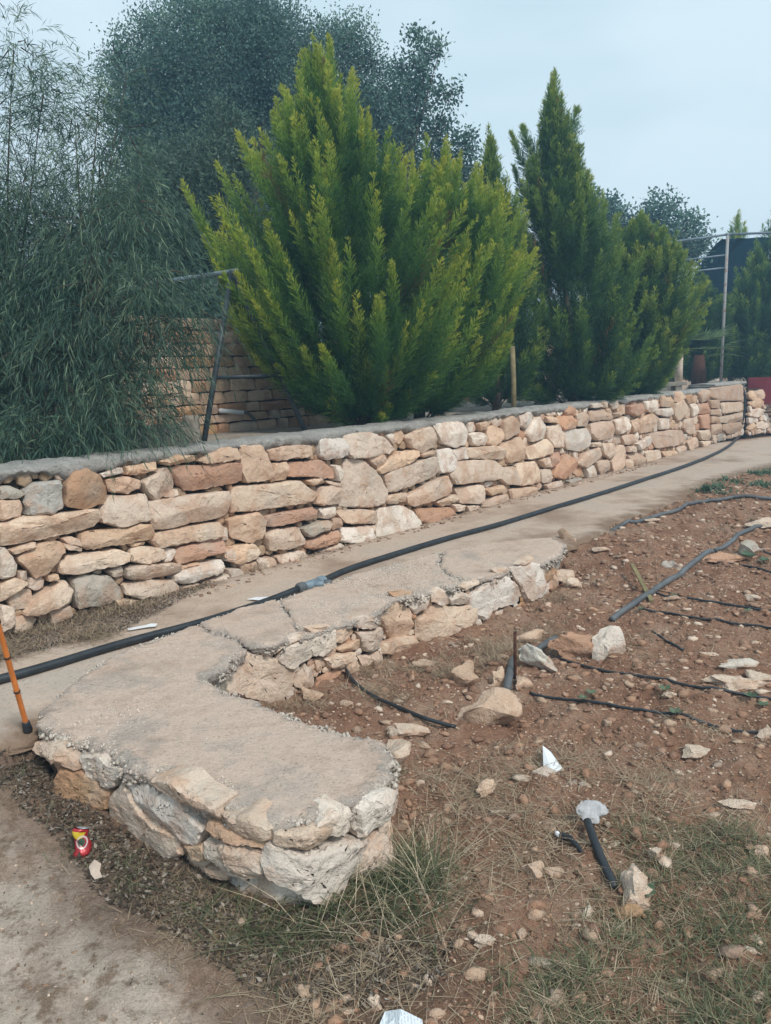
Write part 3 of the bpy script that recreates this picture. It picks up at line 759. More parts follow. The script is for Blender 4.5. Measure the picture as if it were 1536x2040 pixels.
# ------------------------------------------------------------------ the hooked slab on rubble, in the foreground
TD = '''
c 215,760 300,900 270,960 230,930 205,830
p 225,880 265,930 320,960 300,1060 270,1070 230,980
t 215,940 262,1070 260,1160 225,1150
b 330,945 430,975 600,1070 605,1170 560,1195 420,1140 310,1060
t 280,1080 400,1110 560,1200 580,1250 420,1240 270,1190
c 240,800 330,830 430,900 450,960 350,920 270,860
p 460,890 560,870 690,970 610,1070 480,1000 450,950
p 690,1000 750,1030 870,1080 960,1120 1110,1290 1070,1380 1000,1360 850,1250 760,1100
c 610,1110 700,1040 830,1220 980,1330 1000,1420 960,1450 830,1410 740,1290 590,1270
c 830,1000 970,1000 1060,1090 1200,1160 1210,1250 1080,1180 950,1100'''
TE = '''
t 480,600 520,550 620,590 780,640 770,660 700,640 560,615 490,610
c 570,510 700,520 800,570 790,635 650,610 575,570
c 800,580 930,600 1000,560 1070,570 1010,660 950,685 800,640
p 1000,560 1120,455 1160,500 1150,590 1070,620 1030,600
p 1170,470 1280,400 1370,390 1365,470 1290,570 1200,625 1165,580
p 490,625 620,630 750,690 780,790 650,795 560,730 490,680
t 390,660 490,650 500,720 430,725
p 760,700 790,645 940,690 1130,640 1230,640 1230,720 1150,830 1050,930 980,915 860,830 790,790
c 1235,640 1280,590 1340,640 1340,740 1200,830 1160,820
c 755,800 800,795 820,840 770,830
t 480,760 600,780 590,830 500,800'''
TF = '''
c 160,560 230,475 330,500 400,550 405,610 350,680 240,660 160,630
c 245,460 340,430 375,450 310,505
c 340,425 460,400 450,420 380,445
p 345,510 370,455 460,425 530,420 480,500 400,545
p 465,430 580,375 580,440 540,480 480,500
t 580,390 620,365 655,400 600,440 575,435
c 640,350 690,325 790,340 785,360 660,380
t 580,460 680,420 680,460 600,475
c 660,395 750,375 780,395 775,450 700,472 680,440
t 755,310 800,270 870,310 885,370 850,420 800,420 770,370
b 800,240 880,235 870,255 815,265
p 850,280 900,245 940,260 930,300 890,325
p 940,240 990,225 1015,270 1000,295 950,275
p 1010,240 1040,225 1100,250 1090,280 1030,285
c 1060,215 1150,180 1155,200 1080,235
c 890,350 960,290 1040,300 1130,290 1140,340 1100,380 930,440 890,420
p 1105,250 1200,175 1260,180 1300,220 1300,280 1180,310 1170,355 1110,320
p 1265,150 1340,120 1390,130 1400,240 1330,280 1300,220
c 1200,150 1250,140 1255,165 1210,170
c 1290,130 1350,90 1360,110 1310,135
c 410,590 460,515 495,550 490,620 420,620
c 450,625 490,625 480,655 455,650
t 500,510 530,500 525,560 505,550
c 530,500 620,475 660,480 640,530 560,540
t 670,490 760,465 770,500 740,540 680,540
c 770,440 880,410 910,450 840,490 770,480
t 470,380 560,370 575,385 490,410'''
low = empty('low_wall', (0, 3.2, -.28), 'hook-shaped low wall of pale rubble capped with cracked worn concrete, in the foreground', 'low wall')
for i, p in enumerate(PIECES):
    slab('capping_slab', p, ZT+(.004, .008, .0, .004)[i], .075 if i == 0 else .05, (.016, .02, .022, .028)[i], M['slab'], low, seed=20+i*7, amp=(.006, .005, .005, .005)[i], rough=(.016, .012, .013, .013)[i], edge_drop=.022, under=.015, rimw=(.13, .06, .06, .06)[i])
def inset_line(L, d):
    f, T = rib_frame(L); out = []
    for s in resample(np.array([[0, 0], [T, 0]]), .08, False)[:, 0]:
        g, n_ = f(s); out.append(g-n_*d)
    return out
ff, FL = rib_frame(FRONT); fg, GL = rib_frame(GARD)
fs_ = parse(TD, 0, 1180, 2.743, FRONT)+parse(TE, 200, 1400, 2.327, FRONT)
for i, (c, p) in enumerate(fs_): add_stone(p, ff, low, tuple(v*.82 for v in c), 300+i, bulge=.05, depth=.10, step=.014, rings=(1, .985, .955, .88, .77, .65, .52, .4, .28, .14), proud=-.008, jag=.012)  # front stones darkened in colour, painting shade on the side away from the sun
gs = parse(TF, 380, 1060, 1.969, GARD)
for i, (c, p) in enumerate(gs): add_stone(p, fg, low, c, 400+i, bulge=.045, depth=.08, step=.02, rings=(1, .97, .9, .75, .5, .25), proud=-.04, jag=.010)
zf = lambda S: np.full(S.shape, .0)
k = 0
for fr, T, pl in ((ff, FL, fs_), (fg, GL, gs)):
    for p in fill_gaps([q for c, q in pl], .02, T-.02, -.36, .0, n=150, maxr=.06, minr=.014, dil=.004):
        add_stone(p, fr, low, pick(), 500+k, bulge=.03, depth=.05, step=.02, rings=(1, .94, .75, .4), proud=-.05); k += 1
print('low wall fills', k)
# core: an inset body below the capping
for nm, L in (('rubble_core', FRONT), ('rubble_core', GARD)):
    f_, T_ = rib_frame(L); sweep(nm, [(.07, ZT-.05), (.075, -.2), (.08, -.45)], [0, .0, .0], 0, T_, .04, M['core'], low, f_, .014, 8)

# crumbs of exposed aggregate along the broken rim of the slab and set in its worn top
OCT = np.array([[1,0,0],[-1,0,0],[0,1,0],[0,-1,0],[0,0,1],[0,0,-1.]]); OF = np.array([(0,2,4),(2,1,4),(1,3,4),(3,0,4),(2,0,5),(1,2,5),(3,1,5),(0,3,5)])
def bits(P, s, name, mat, lr):
    n = len(P); v = OCT[None]*lr.uniform(.6, 1.25, (n, 6, 1))*s[:, None, None]; a = lr.uniform(0, 6.28, n); c, q = np.cos(a)[:, None], np.sin(a)[:, None]
    v = np.stack([v[..., 0]*c-v[..., 1]*q, v[..., 0]*q+v[..., 1]*c, v[..., 2]], -1)+P[:, None]
    o = mesh_obj(name, v.reshape(-1, 3), (OF[None]+(np.arange(n)*6)[:, None, None]).reshape(-1, 3), mat, low, False); o['kind'] = 'stuff'
lr = np.random.default_rng(3); R1 = []; S1 = []; R2 = []; S2 = []
for p in PIECES:
    B = resample([np.array(q) for q in p], .012); n = len(B)*5; i = lr.integers(0, len(B), n); tg = norm(np.roll(B, -1, 0)-np.roll(B, 1, 0)); nm_ = np.stack([tg[:, 1], -tg[:, 0]], 1)
    A = .5*np.sum(B[:, 0]*np.roll(B[:, 1], -1)-np.roll(B[:, 0], -1)*B[:, 1]); nm_ = nm_*(1 if A > 0 else -1)
    off = -np.abs(lr.normal(0, .04, n))+.012; P = B[i]+nm_[i]*off[:, None]; s = lr.uniform(.003, .012, n)*(1-.5*np.clip(-off/.08, 0, 1))*(.6+.8*(noise(P, 6, 3, 2) > -.1))
    z = np.where(off > -.012, ZT-.012-lr.random(n)*.055, ZT-.006-.012*np.clip(1+off/.04, 0, 1)); R1.append(np.column_stack([P, z])); S1.append(s)
    x0, y0 = B.min(0); x1, y1 = B.max(0); n2 = int((x1-x0)*(y1-y0)*5200); Q = lr.uniform((x0, y0), (x1, y1), (n2, 2)); bl = [tuple(b) for b in B]; Q = Q[inside(Q[:, 0], Q[:, 1], bl)]
    Q = Q[lr.random(len(Q)) < np.clip(.45+.9*noise(Q, 3.1, 12, 2), .12, 1)]; R2.append(np.column_stack([Q, np.full(len(Q), ZT-.001)+noise(Q, 3, 2, 2)*.004])); S2.append(lr.uniform(.002, .0062, len(Q)))
bits(np.vstack(R1), np.concatenate(S1), 'loose_aggregate', M['agg'], lr)
R2 = np.vstack(R2); S2 = np.concatenate(S2); h2 = lr.random(len(R2)) < .5
bits(R2[h2], S2[h2], 'pale_aggregate', M['agg_pale'], lr); bits(R2[~h2], S2[~h2], 'grey_aggregate', M['agg'], lr)
# ------------------------------------------------------------------ foliage helpers
def blades(Pos, Dir, Side, Ln, Wd, tint, bend=None, mid=.45):
    """slim 4-point leaves: base, left, right, tip; bend pushes the tip by a vector"""
    n = len(Pos); Dir = norm(Dir); Side = norm(Side-Dir*np.sum(Side*Dir, 1, keepdims=True)); Ln = np.broadcast_to(Ln, (n,))[:, None]; Wd = np.broadcast_to(Wd, (n,))[:, None]
    b = np.zeros((n, 3)) if bend is None else bend
    m = Pos+Dir*Ln*mid+b*.25; tip = Pos+Dir*Ln+b
    V = np.stack([Pos, m-Side*Wd/2, tip, m+Side*Wd/2], 1).reshape(-1, 3)
    F = (np.arange(n)[:, None]*4+np.arange(4)[None, :]); return V, F, np.repeat(tint, 4)
def tris(Pos, Dir, Side, Ln, Wd, tint):
    n = len(Pos); Dir = norm(Dir); Side = norm(Side-Dir*np.sum(Side*Dir, 1, keepdims=True))*Wd/2
    V = np.stack([Pos-Side, Pos+Side, Pos+Dir*Ln[:, None]], 1).reshape(-1, 3); return V, np.arange(n*3).reshape(n, 3), np.repeat(tint, 3)
def foliage(name, parts, mat, parent=None, smooth=False):
    V = []; F = []; T = []; o = 0
    for v, f, t in parts: V.append(v); F.append(f+o); T.append(t); o += len(v)
    return mesh_obj(name, np.vstack(V), np.vstack(F), mat, parent, smooth, attr={'tint': np.concatenate(T)})
def rnd_unit(n):
    v = rng.normal(size=(n, 3)); return norm(v)

def plumes(tips, roots, nsp=46, nb=6, fat=.13, tscale=1.0, gold=0.0, bw=.0065, bl=.05):
    """upswept feathery sprays: each a curved axis with side sprigs that carry small scale-leaf blades"""
    K = len(tips); ax = tips-roots; L = np.linalg.norm(ax, axis=1)
    sag = np.stack([ax[:, 0], ax[:, 1], np.zeros(K)], 1)*.10; sag[:, 2] = -L*.07      # leave outward first, then rise
    t = 1-rng.random((K, nsp))**.85*rng.uniform(.74, .88, (K, 1)); t = np.clip(t, .04, 1)
    def pt(t): return roots[:, None]+ax[:, None]*t[..., None]+sag[:, None]*(4*t*(1-t))[..., None]*.7
    P = pt(t); D = norm(pt(np.clip(t+.04, 0, 1.04))-pt(t-.04)); R = rnd_unit(K*nsp).reshape(K, nsp, 3); R = norm(R-D*np.sum(R*D, -1, keepdims=True))
    fatk = (fat*rng.uniform(.7, 1.3, (K, 1)))*(np.clip(1-t, 0, 1)**.72*1.15+.07)*np.clip(t*3, .4, 1); sd = norm(D*rng.uniform(.9, 1.9, (K, nsp, 1))+R*1.0)
    sl = fatk*rng.uniform(.8, 1.5, (K, nsp))
    # sub blades on each sprig
    u = np.linspace(.12, 1, nb)[None, None, :]*np.ones((K, nsp, 1)); B = P[:, :, None]+sd[:, :, None]*(sl[..., None]*u)[..., None]
    Q = rnd_unit(K*nsp*nb).reshape(K, nsp, nb, 3); bd = norm(sd[:, :, None]*1.5+Q*.75+np.array([0, 0, .35]))
    ln = (bl*rng.uniform(.6, 1.4, (K, nsp, nb)))*(1-.35*u); gk = rng.normal(0, .09, (K, 1, 1))
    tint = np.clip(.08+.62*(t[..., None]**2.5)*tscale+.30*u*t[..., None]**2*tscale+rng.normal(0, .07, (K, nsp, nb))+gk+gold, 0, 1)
    n = K*nsp*nb; return tris(B.reshape(n, 3), bd.reshape(n, 3), rnd_unit(n), ln.ravel()*1.15, bw, tint.ravel())

def wall_depth(px):
    r = ray(px, 900); n2 = np.array([wd[1], -wd[0]]); t = (W0@n2)/(r[:2]@n2); return t
def cypress(name, label, px, py_base, depth, prof, lean, N_=260, mat='cypress', manual=(), base_z=TZ, group=None, nsp=46, fat=.13, scale_top=1, nb=6, tscale=1.0, bw=.0065, bl=.05, auto=True):
    if auto: depth = wall_depth(px)+depth
    b = atd(px, py_base, depth); b[2] = base_z; root = empty(name, b, label, 'tree', group)
    H = prof[-1][0]; hs = np.array([p[0] for p in prof]); rs = np.array([p[1] for p in prof])
    def axis_at(h): return b[:2]+np.array(lean)*(h/H)[..., None]
    h = H*np.sort(rng.random(N_)**.8)*.97+.12; r = np.interp(h, hs, rs)*rng.uniform(.78, 1.1, N_); th = rng.uniform(0, 2*pi, N_)
    tips = np.column_stack([axis_at(h)+np.stack([np.cos(th), .72*np.sin(th)], 1)*r[:, None], b[2]+h+rng.normal(0, .05, N_)])
    Ls = np.clip(.36*H*rng.uniform(.75, 1.25, N_), .35, 1.35); hr = np.maximum(h-Ls*.85, .06+.02*h); rr = r*.18*rng.uniform(.4, 1.3, N_)
    roots = np.column_stack([axis_at(hr)+np.stack([np.cos(th), .72*np.sin(th)], 1)*rr[:, None], b[2]+hr])
    low_ = h < .3*H; tips[low_, 2] += .05
    mt = []; mr = []
    for (x, y, d, rx, ry, rd) in manual: mt.append(atd(x, y, depth+d)); mr.append(atd(rx, ry, depth+rd))
    tips = np.vstack([tips]+([np.array(mt)] if mt else [])); roots = np.vstack([roots]+([np.array(mr)] if mt else []))
    ni = int(N_*.8); hi = rng.uniform(.2, .86*H, ni); ri = np.interp(hi, hs, rs)*np.sqrt(rng.random(ni))*.62; ti = rng.uniform(0, 2*pi, ni)
    t2 = np.column_stack([axis_at(hi)+np.stack([np.cos(ti), np.sin(ti)], 1)*ri[:, None], b[2]+hi]); r2 = t2.copy(); r2[:, :2] = axis_at(hi)+(t2[:, :2]-axis_at(hi))*.4; r2[:, 2] -= rng.uniform(.25, .5, ni)*min(1, H/3); r2[:, 2] = np.maximum(r2[:, 2], b[2]+.1)
    top = np.array([[*(axis_at(np.array(H))), b[2]+H+.12]]); topr = np.array([[*(axis_at(np.array(H*.62))), b[2]+H*.62]])
    if len(mt):
        mt = np.array(mt); mr = np.array(mr); lg = np.linalg.norm(mt-mr, axis=1); tips2 = mt; roots2 = mr
    kk = dict(bw=bw, bl=bl)
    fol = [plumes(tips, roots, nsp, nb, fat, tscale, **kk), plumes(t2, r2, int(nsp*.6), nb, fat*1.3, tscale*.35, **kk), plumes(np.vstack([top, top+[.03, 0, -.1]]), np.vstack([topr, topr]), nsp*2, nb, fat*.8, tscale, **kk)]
    if len(mt): fol.append(plumes(tips2, roots2, int(nsp*1.3), nb, fat*1.05, tscale, gold=.05, **kk))
    foliage('crown', fol, M[mat], root)
    dk = rng.choice(N_, max(4, N_//22), replace=False); foliage('dry_sprays', [plumes(tips[dk]*.93+roots[dk]*.07+rng.normal(0, .04, (len(dk), 3)), roots[dk], nsp//3, nb, fat*.8, .6, **kk)], M['dead'], root)['label'] = 'browned dry sprays inside the crown'
    t = MB(); ax2 = lambda hh: (*(axis_at(np.array(float(hh)))), b[2]+hh)
    t.tube([(b[0], b[1], b[2]-.15)]+[ax2(H*f) for f in (.1, .3, .5, .7, .92)], [.075, .065, .05, .035, .02, .005], 9); t.build('trunk', M['bark'], root)
    mb = MB()
    for i in rng.choice(N_, min(N_, 46), replace=False):
        A = roots[i]; B = tips[i]; q = ax2(max(.05, A[2]-b[2]-.2)); mb.tube([q, A, A*.5+B*.5+np.array([0, 0, -.03])], [.016, .012, .004], 5, False)
    mb.build('branches', M['bark'], root)['kind'] = 'stuff'; return root

cypress('cypress_tree', 'large golden-tipped cypress with a tall pointed leader, left of the front pair', 732, 850, .75,
        [(0, .12), (.3, .55), (.8, 1.0), (1.35, 1.38), (1.9, 1.45), (2.35, 1.25), (2.8, .88), (3.2, .55), (3.55, .32), (3.85, .05)], (-.40, .15), 270,
        manual=[(362,362,-.1,560,640,0), (378,400,0,600,700,0), (432,325,.1,600,560,.1), (405,470,-.3,620,740,-.1), (440,420,.2,610,600,.1), (472,262,0,620,480,0), (500,300,.2,640,520,0), (572,182,.1,660,380,.1), (545,230,-.1,650,430,0), (612,165,0,660,330,.1), (655,70,0,665,300,.1), (655,90,.05,660,330,.1), (648,120,-.05,665,340,.1),
                (530,440,-.9,640,700,-.5), (548,470,-.8,650,720,-.5), (505,500,-.8,620,730,-.4), (445,610,-.3,660,800,-.1), (470,650,-.3,660,810,-.1), (640,455,-1.0,690,730,-.7), (660,480,-1.0,700,740,-.7), (752,592,-1.0,760,790,-.7), (690,355,-.5,740,640,-.4), (560,330,-.5,650,600,-.3), (600,380,-.7,670,640,-.4), (700,140,.1,690,400,.1), (720,240,0,700,480,0), (640,690,-1.0,720,820,-.7), (430,540,-.2,620,770,0), (395,440,0,590,690,0), (740,300,0,720,560,0), (780,520,-.9,790,740,-.7), (440,570,-.2,640,800,-.1), (480,665,-.3,680,825,-.1), (505,590,-.4,660,800,-.2), (535,650,-.5,690,830,-.3), (520,560,-.5,660,780,-.3), (565,705,-.5,710,835,-.3), (455,540,0,630,760,0), (590,740,-.4,715,835,-.3), (540,735,-.2,700,835,-.1), (490,610,.1,660,810,0)], nsp=210, nb=8, fat=.17, bw=.0062, bl=.036)
cypress('cypress_tree', 'rounded golden-tipped cypress without a tall leader, right of the front pair', 832, 838, .85,
        [(0, .12), (.3, .45), (.7, .80), (1.3, 1.06), (1.9, 1.1), (2.4, .85), (2.7, .5), (2.95, .18)], (.38, .1), 200,
        manual=[(890,275,.1,880,520,.1), (850,268,0,850,520,0), (905,320,0,900,560,0), (1000,372,.1,960,600,0), (1025,440,0,960,660,0), (960,330,.1,930,560,0), (980,395,-.4,940,640,-.3), (1040,510,-.1,960,720,0), (1030,600,-.1,930,790,0), (1020,660,-.1,930,810,-.1), (800,330,-.1,830,600,0), (870,410,-.6,880,660,-.4), (1000,480,-.5,930,720,-.4), (770,290,.2,800,560,.1), (930,480,-.7,900,720,-.5), (820,300,.1,830,540,0), (1045,470,.1,980,680,.1)], nsp=210, nb=8, fat=.17, bw=.0062, bl=.036)
cypress('cypress_tree', 'tallest blue-green cypress of the middle group, a narrow spire against the sky', 1142, 800, .95,
        [(0, .15), (.3, .95), (.8, 1.25), (1.6, 1.25), (2.3, 1.12), (3.0, .74), (3.4, .46), (3.9, .30), (4.3, .15), (4.62, .03)], (-.32, .1), 250, 'cypress_dark',
        manual=[(1018,262,0,1090,400,0), (1022,330,0,1090,470,0), (1150,215,0,1105,330,0), (1172,340,0,1120,470,0), (1040,250,0,1092,360,0), (1105,140,0,1105,300,0), (1100,165,0,1104,300,0), (1160,620,-.9,1150,740,-.6), (1100,385,-.9,1130,600,-.6), (1120,420,-.8,1140,620,-.6), (1020,640,-.2,1110,760,0), (990,720,-.3,1100,790,0), (1010,760,-.5,1110,795,-.2)], nsp=140, nb=6, fat=.20, bw=.010, bl=.055, tscale=.85)
cypress('cypress_tree', 'broad blue-green cypress at the right of the middle group, in front of the pipe pergola', 1252, 796, 1.0,
        [(0, .15), (.3, .62), (.8, .84), (1.4, 1.18), (1.9, 1.12), (2.3, .88), (2.7, .55), (3.0, .12)], (.18, .1), 290, 'cypress_dark',
        manual=[(1330,470,0,1300,600,0), (1290,455,0,1280,620,0), (1200,380,.2,1210,560,.1), (1225,430,.2,1230,580,.1), (1180,400,.1,1200,580,0), (1350,510,0,1300,640,0), (1260,440,0,1255,600,0), (1310,480,-.3,1290,640,-.2), (1210,640,-.8,1220,760,-.5), (1345,580,-.3,1300,720,-.2)], nsp=140, nb=6, fat=.20, bw=.010, bl=.055)
cypress('cypress_tree', 'slim dark cypress tip in the gap between the front cypresses and the tall spire', 990, 800, 1.9, [(0, .12), (.3, .5), (1, .80), (2, .78), (2.8, .45), (3.4, .16), (3.75, .03)], (-.08, 0), 150, 'cypress_dark', nsp=90, nb=5, fat=.2, bw=.010, bl=.07)
for (nm, px, d, H, lean, lab) in ((0, 1400, 18.3, 2.5, (-.1, 0), 'small dark cypress left of the pergola post, beside the little palm'), (1, 1492, 18.4, 3.1, (.1, 0), 'dark bushy cypress just right of the rust-stained pergola post'), (2, 1540, 18.6, 4.2, (0, 0), 'tall dark cypress cut off by the right edge of the photo')):
    cypress('cypress_tree', lab, px, 745, d, [(0, .1), (.3, .1), (.5, .55), (H*.4, .95), (H*.65, .85), (H*.85, .5), (H, .04)], lean, 140, 'cypress_dark', nsp=80, nb=5, fat=.2, tscale=.8, bw=.011, bl=.08, auto=False)

def leafy(name, blobs, leaf, mat, trunk_px, label, depth, per=None, leafw=None, cl=26, group=None, base_z=TZ, limbs=True, twig=.16, tr=.12, droop=0.0, baseoff=0, extra=()):
    """broadleaf tree: leaf clusters spread through several unequal masses measured off the photograph, each at its own depth"""
    b = atd(trunk_px[0], trunk_px[1], depth); b[2] = base_z; root = empty(name, b, label, 'tree', group); parts = []; limb = MB(); tw = MB()
    sc = depth/F_PX
    crown0 = atd(*trunk_px[2:4], depth) if len(trunk_px) > 2 else b+[0, 0, 2]
    limb.tube(smoothline([(b[0], b[1], b[2]-.2), b*.5+crown0*.5+rng.normal(0, .08, 3), crown0], 4), [tr*(1-.4*i/8) for i in range(9)], 9)
    for (x, y, r, dd, dens) in blobs:
        c = atd(x, y, depth+dd); R = r*(depth+dd)/F_PX; n = int(dens*R*R*640)+10
        u = rnd_unit(n)*(rng.random((n, 1))**.40); T = c+u*R*np.array([1, .9, 1])*(1+.16*noise(u*2+c, 2, 3)[:, None])
        limb.tube(smoothline([crown0, crown0*.5+c*.5+rng.normal(0, R*.18, 3), c+rng.normal(0, R*.2, 3)], 3), [tr*.3, tr*.26, tr*.22, tr*.18, tr*.13, tr*.08, tr*.04], 6, False)
        for i in rng.choice(n, min(n, 26), replace=False):
            s0 = c+(T[i]-c)*.15; tw.tube([s0, s0*.5+T[i]*.5+rng.normal(0, R*.06, 3), T[i]+u[i]*R*.05], [.010, .006, .003], 4, False)
        n2 = n*cl; P = np.repeat(T, cl, 0)+rng.normal(0, twig, (n2, 3))*.6; D = norm(np.repeat(u, cl, 0)*.7+rnd_unit(n2)*1.0+np.array([0, 0, .25-droop]))
        tint = np.clip(.40+.10*rng.normal(size=n2)+np.repeat(rng.normal(0, .10, n)+.5*noise(T, 1.6, 5, 2), cl)+.12*np.repeat(u[:, 2], cl), 0, 1)
        parts.append(blades(P, D, rnd_unit(n2), leaf*rng.uniform(.7, 1.3, n2), (leafw or leaf*.5)*rng.uniform(.8, 1.2, n2), tint))
    foliage('crown', parts, M[mat], root); limb.build('trunk', M['bark'], root); tw.build('branches', M['bark'], root)['kind'] = 'stuff'; return root
leafy('oak_tree', [(450,120,150,0,1.1), (330,160,110,.5,1), (560,150,125,.3,1.1), (655,140,80,.5,.9), (430,300,170,.6,1.2), (590,290,130,.8,1.2), (320,300,110,.4,1), (270,190,80,0,.6), (700,230,60,.6,.7), (480,60,70,0,.7), (400,40,60,0,.6), (520,40,70,.3,.6), (690,80,50,.4,.7), (230,120,45,0,.35), (500,450,180,1,1.3), (620,420,140,1,1.2), (300,60,50,.2,.35), (740,300,60,.8,.8), (745,190,50,.5,.7), (735,120,38,.5,.6), (760,250,55,.6,.8), (350,480,130,.8,1.2), (480,620,150,1.2,1.2), (330,620,110,1.2,1.0)],
      .048, 'oak', (520,800,500,520), 'large dusky blue-green oak filling the upper left, behind the swing frame', 13.0, leafw=.030, twig=.19, tr=.2)
leafy('oak_tree', [(800,200,48,0,0.28), (838,130,34,0,0.25), (868,100,20,0,0.20), (880,262,42,0,0.25), (780,300,60,.4,0.45), (925,290,34,0,0.25), (760,350,70,.6,0.80), (835,180,40,.2,0.25), (893,185,22,0,0.17), (845,330,60,.3,0.40), (905,340,40,.2,0.44), (935,360,30,.2,0.28), (790,140,28,.2,0.20), (830,75,14,0,0.20), (815,250,55,.2,0.35), (770,420,80,.6,0.80)],
      .075, 'oak', (790,800,800,420), 'open sparse-leaved oak with airy outer twigs, right of the large oak and behind the cypresses', 14.0, leafw=.042, cl=22, twig=.16, tr=.12)
leafy('olive_tree', [(400,400,110,0,1.1), (330,500,110,.2,1.1), (430,500,100,.2,1.1), (260,560,90,0,.9), (380,590,70,.3,1), (480,310,70,0,.8), (330,360,80,.2,.8), (260,430,80,0,.9), (450,250,50,0,.5)],
      .06, 'olive', (360,780,370,560), 'grey-green olive tree standing in front of the large oak, above the back wall', 10.3, leafw=.020, cl=30, twig=.17, tr=.11)
leafy('oak_tree', [(1320,430,42,0,.6), (1370,455,36,0,.5), (1345,500,45,.3,.7), (1285,440,35,.2,.6), (1395,500,35,.2,.5)], .10, 'oak', (1340,760,1340,520), 'small distant sparse tree showing above the right-hand cypress, left of the pergola', 20.0, leafw=.06, cl=10, tr=.09)
leafy('oak_tree', [(1190,415,34,0,.6), (1225,440,40,0,.7), (1160,450,50,.2,.8), (1210,500,50,.2,.9)], .10, 'oak', (1200,760,1200,520), 'small distant sparse tree between the cypress spire and its broad neighbour', 20.5, leafw=.06, cl=10, tr=.09)

# weeping narrow-leaved tree at the left
ab = atd(60, 900, 5.95); ab[2] = TZ; ac = empty('acacia_tree', ab, 'weeping narrow-leaved tree at the left edge, drooping over the coping', 'tree')
blobs = [(30,110,75,0,.55), (90,200,85,0,.55), (0,250,110,.1,.6), (150,230,70,.1,.5), (200,330,85,.1,.9), (60,330,60,.1,.30), (265,430,95,0,1.1), (150,470,120,.1,1.1), (20,470,120,.2,1.1), (250,270,50,.3,.5), (320,560,80,-.1,.8), (200,600,140,0,1.3), (50,620,140,.1,1.3), (385,625,45,-.1,.35), (300,700,85,0,.8), (140,740,130,0,1.2), (20,760,120,0,1.2), (240,800,90,-.1,1.0), (90,850,80,-.3,1.1), (10,865,80,-.3,1.1), (180,860,60,-.3,1.0), (-90,400,140,0,.9), (-100,650,160,0,1.0), (-100,850,120,-.2,1.0), (200,190,40,.1,.25), (300,850,45,0,.7), (100,560,110,.3,1.3), (310,650,65,0,.8), (60,400,90,.3,.8), (255,155,30,.2,.2)]
D0 = 5.95; parts = []; tw = MB(); tk = MB(); hub = [atd(90,700,D0), atd(20,640,D0+.1), atd(180,640,D0)]
tk.tube(smoothline([(ab[0], ab[1], TZ-.2), atd(75,800,D0), hub[0]], 4), [.10-.005*i for i in range(9)], 9)
for h_ in hub[1:]: tk.tube(smoothline([hub[0], (hub[0]+h_)/2+[0, 0, .05], h_], 3), [.055, .05, .048, .045, .042, .04, .035], 8)
for (x, y, r, dd, dens) in blobs:
    c = atd(x, y, D0+dd); R = r*(D0+dd)/F_PX; n = int(dens*R*R*1500)+6; h_ = min(hub, key=lambda q: np.linalg.norm(q-c))
    top_ = c+np.array([0, 0, R*.3]); tk.tube(smoothline([h_, (h_+top_)/2+rng.normal(0, .06, 3), top_], 4), [.012-.0012*i for i in range(9)], 6, False)
    u = rnd_unit(n)*(rng.random((n, 1))**.42); S = c+u*R
    out = norm(np.stack([u[:, 0], u[:, 1], np.zeros(n)], 1)+rng.normal(0, .25, (n, 3))); ln = rng.uniform(.22, .5, n)
    for i in range(0, n, 24): tw.tube([top_*.6+S[i]*.4, S[i], S[i]+out[i]*ln[i]*.4+[0, 0, -.02]], [.006, .004, .002], 4, False)
    m = 13; t = np.tile(np.linspace(0, 1, m), n); rep = lambda a: np.repeat(a, m, 0)
    up = .55 if y < 330 else .05
    P = rep(S)+rep(out)*(rep(ln)*t*.75)[:, None]+np.array([0, 0, 1])*(rep(ln)*(up*t-.75*t*t))[:, None]
    D = norm(rep(out)*.7+np.array([0, 0, -1])*(.15+.9*t-up)[:, None]+rnd_unit(n*m)*.55)
    tint = np.clip(.38+rep(rng.normal(0, .18, n)+.55*noise(S, 3.0, 4, 2))-.06+rng.normal(0, .15, n*m)+.12*t, 0, 1)
    L_ = rng.uniform(.06, .13, n*m); parts.append(blades(P, D, rnd_unit(n*m), L_, rng.uniform(.0045, .008, n*m), tint, bend=np.array([0, 0, -1])*(L_*.22)[:, None]))
foliage('crown', parts, M['acacia'], ac); tk.build('trunk', M['bark'], ac); tw.build('twigs', M['bark'], ac)['kind'] = 'stuff'

# small palms on the far terrace
def palm(px, d, zc, label, mat, n=11, L=.55, h=.6, drp=.3):
    b = atd(px, 740, d); b[2] = TZ; t = empty('palm', b, label, 'palm'); c = b+[0, 0, h]
    m = MB(); m.tube([b-[0, 0, .1], b+[0, 0, h*.5], c], [.13, .15, .10], 10); m.build('trunk', M['rust'] if mat == 'palm' else M['bark'], t)
    for k in range(n):
        a = 2*pi*k/n+random.uniform(-.2, .2); e = random.uniform(-.35, 1.1); d0 = np.array([cos(a)*cos(e), sin(a)*cos(e), sin(e)]); st = c+d0*L*.8
        sd = norm(np.cross(d0, [0, 0, 1.0])); P = []; D = []; 
        for j in range(17):
            f = (j-8)/8*1.25; P.append(st); D.append(norm(d0*cos(f)+sd*sin(f)))
        P = np.array(P); D = np.array(D); v, f_, tt = blades(P, D, np.cross(D, np.cross(d0, sd))+1e-3, L*rng.uniform(.8, 1.1, 17), .035, rng.random(17), bend=np.array([0, 0, -1])*np.full((17, 1), drp*L*.6), mid=.5)
        q = MB(); q.tube([c, st], .012, 5)
        fo = foliage('fan_leaf', [(v, f_, tt)], M[mat], t)
    return t
palm(1392, 16.4, 0, 'small fan palm with a reddish trunk beside the white post, left of the pergola post', 'palm', 12, .60, .75)
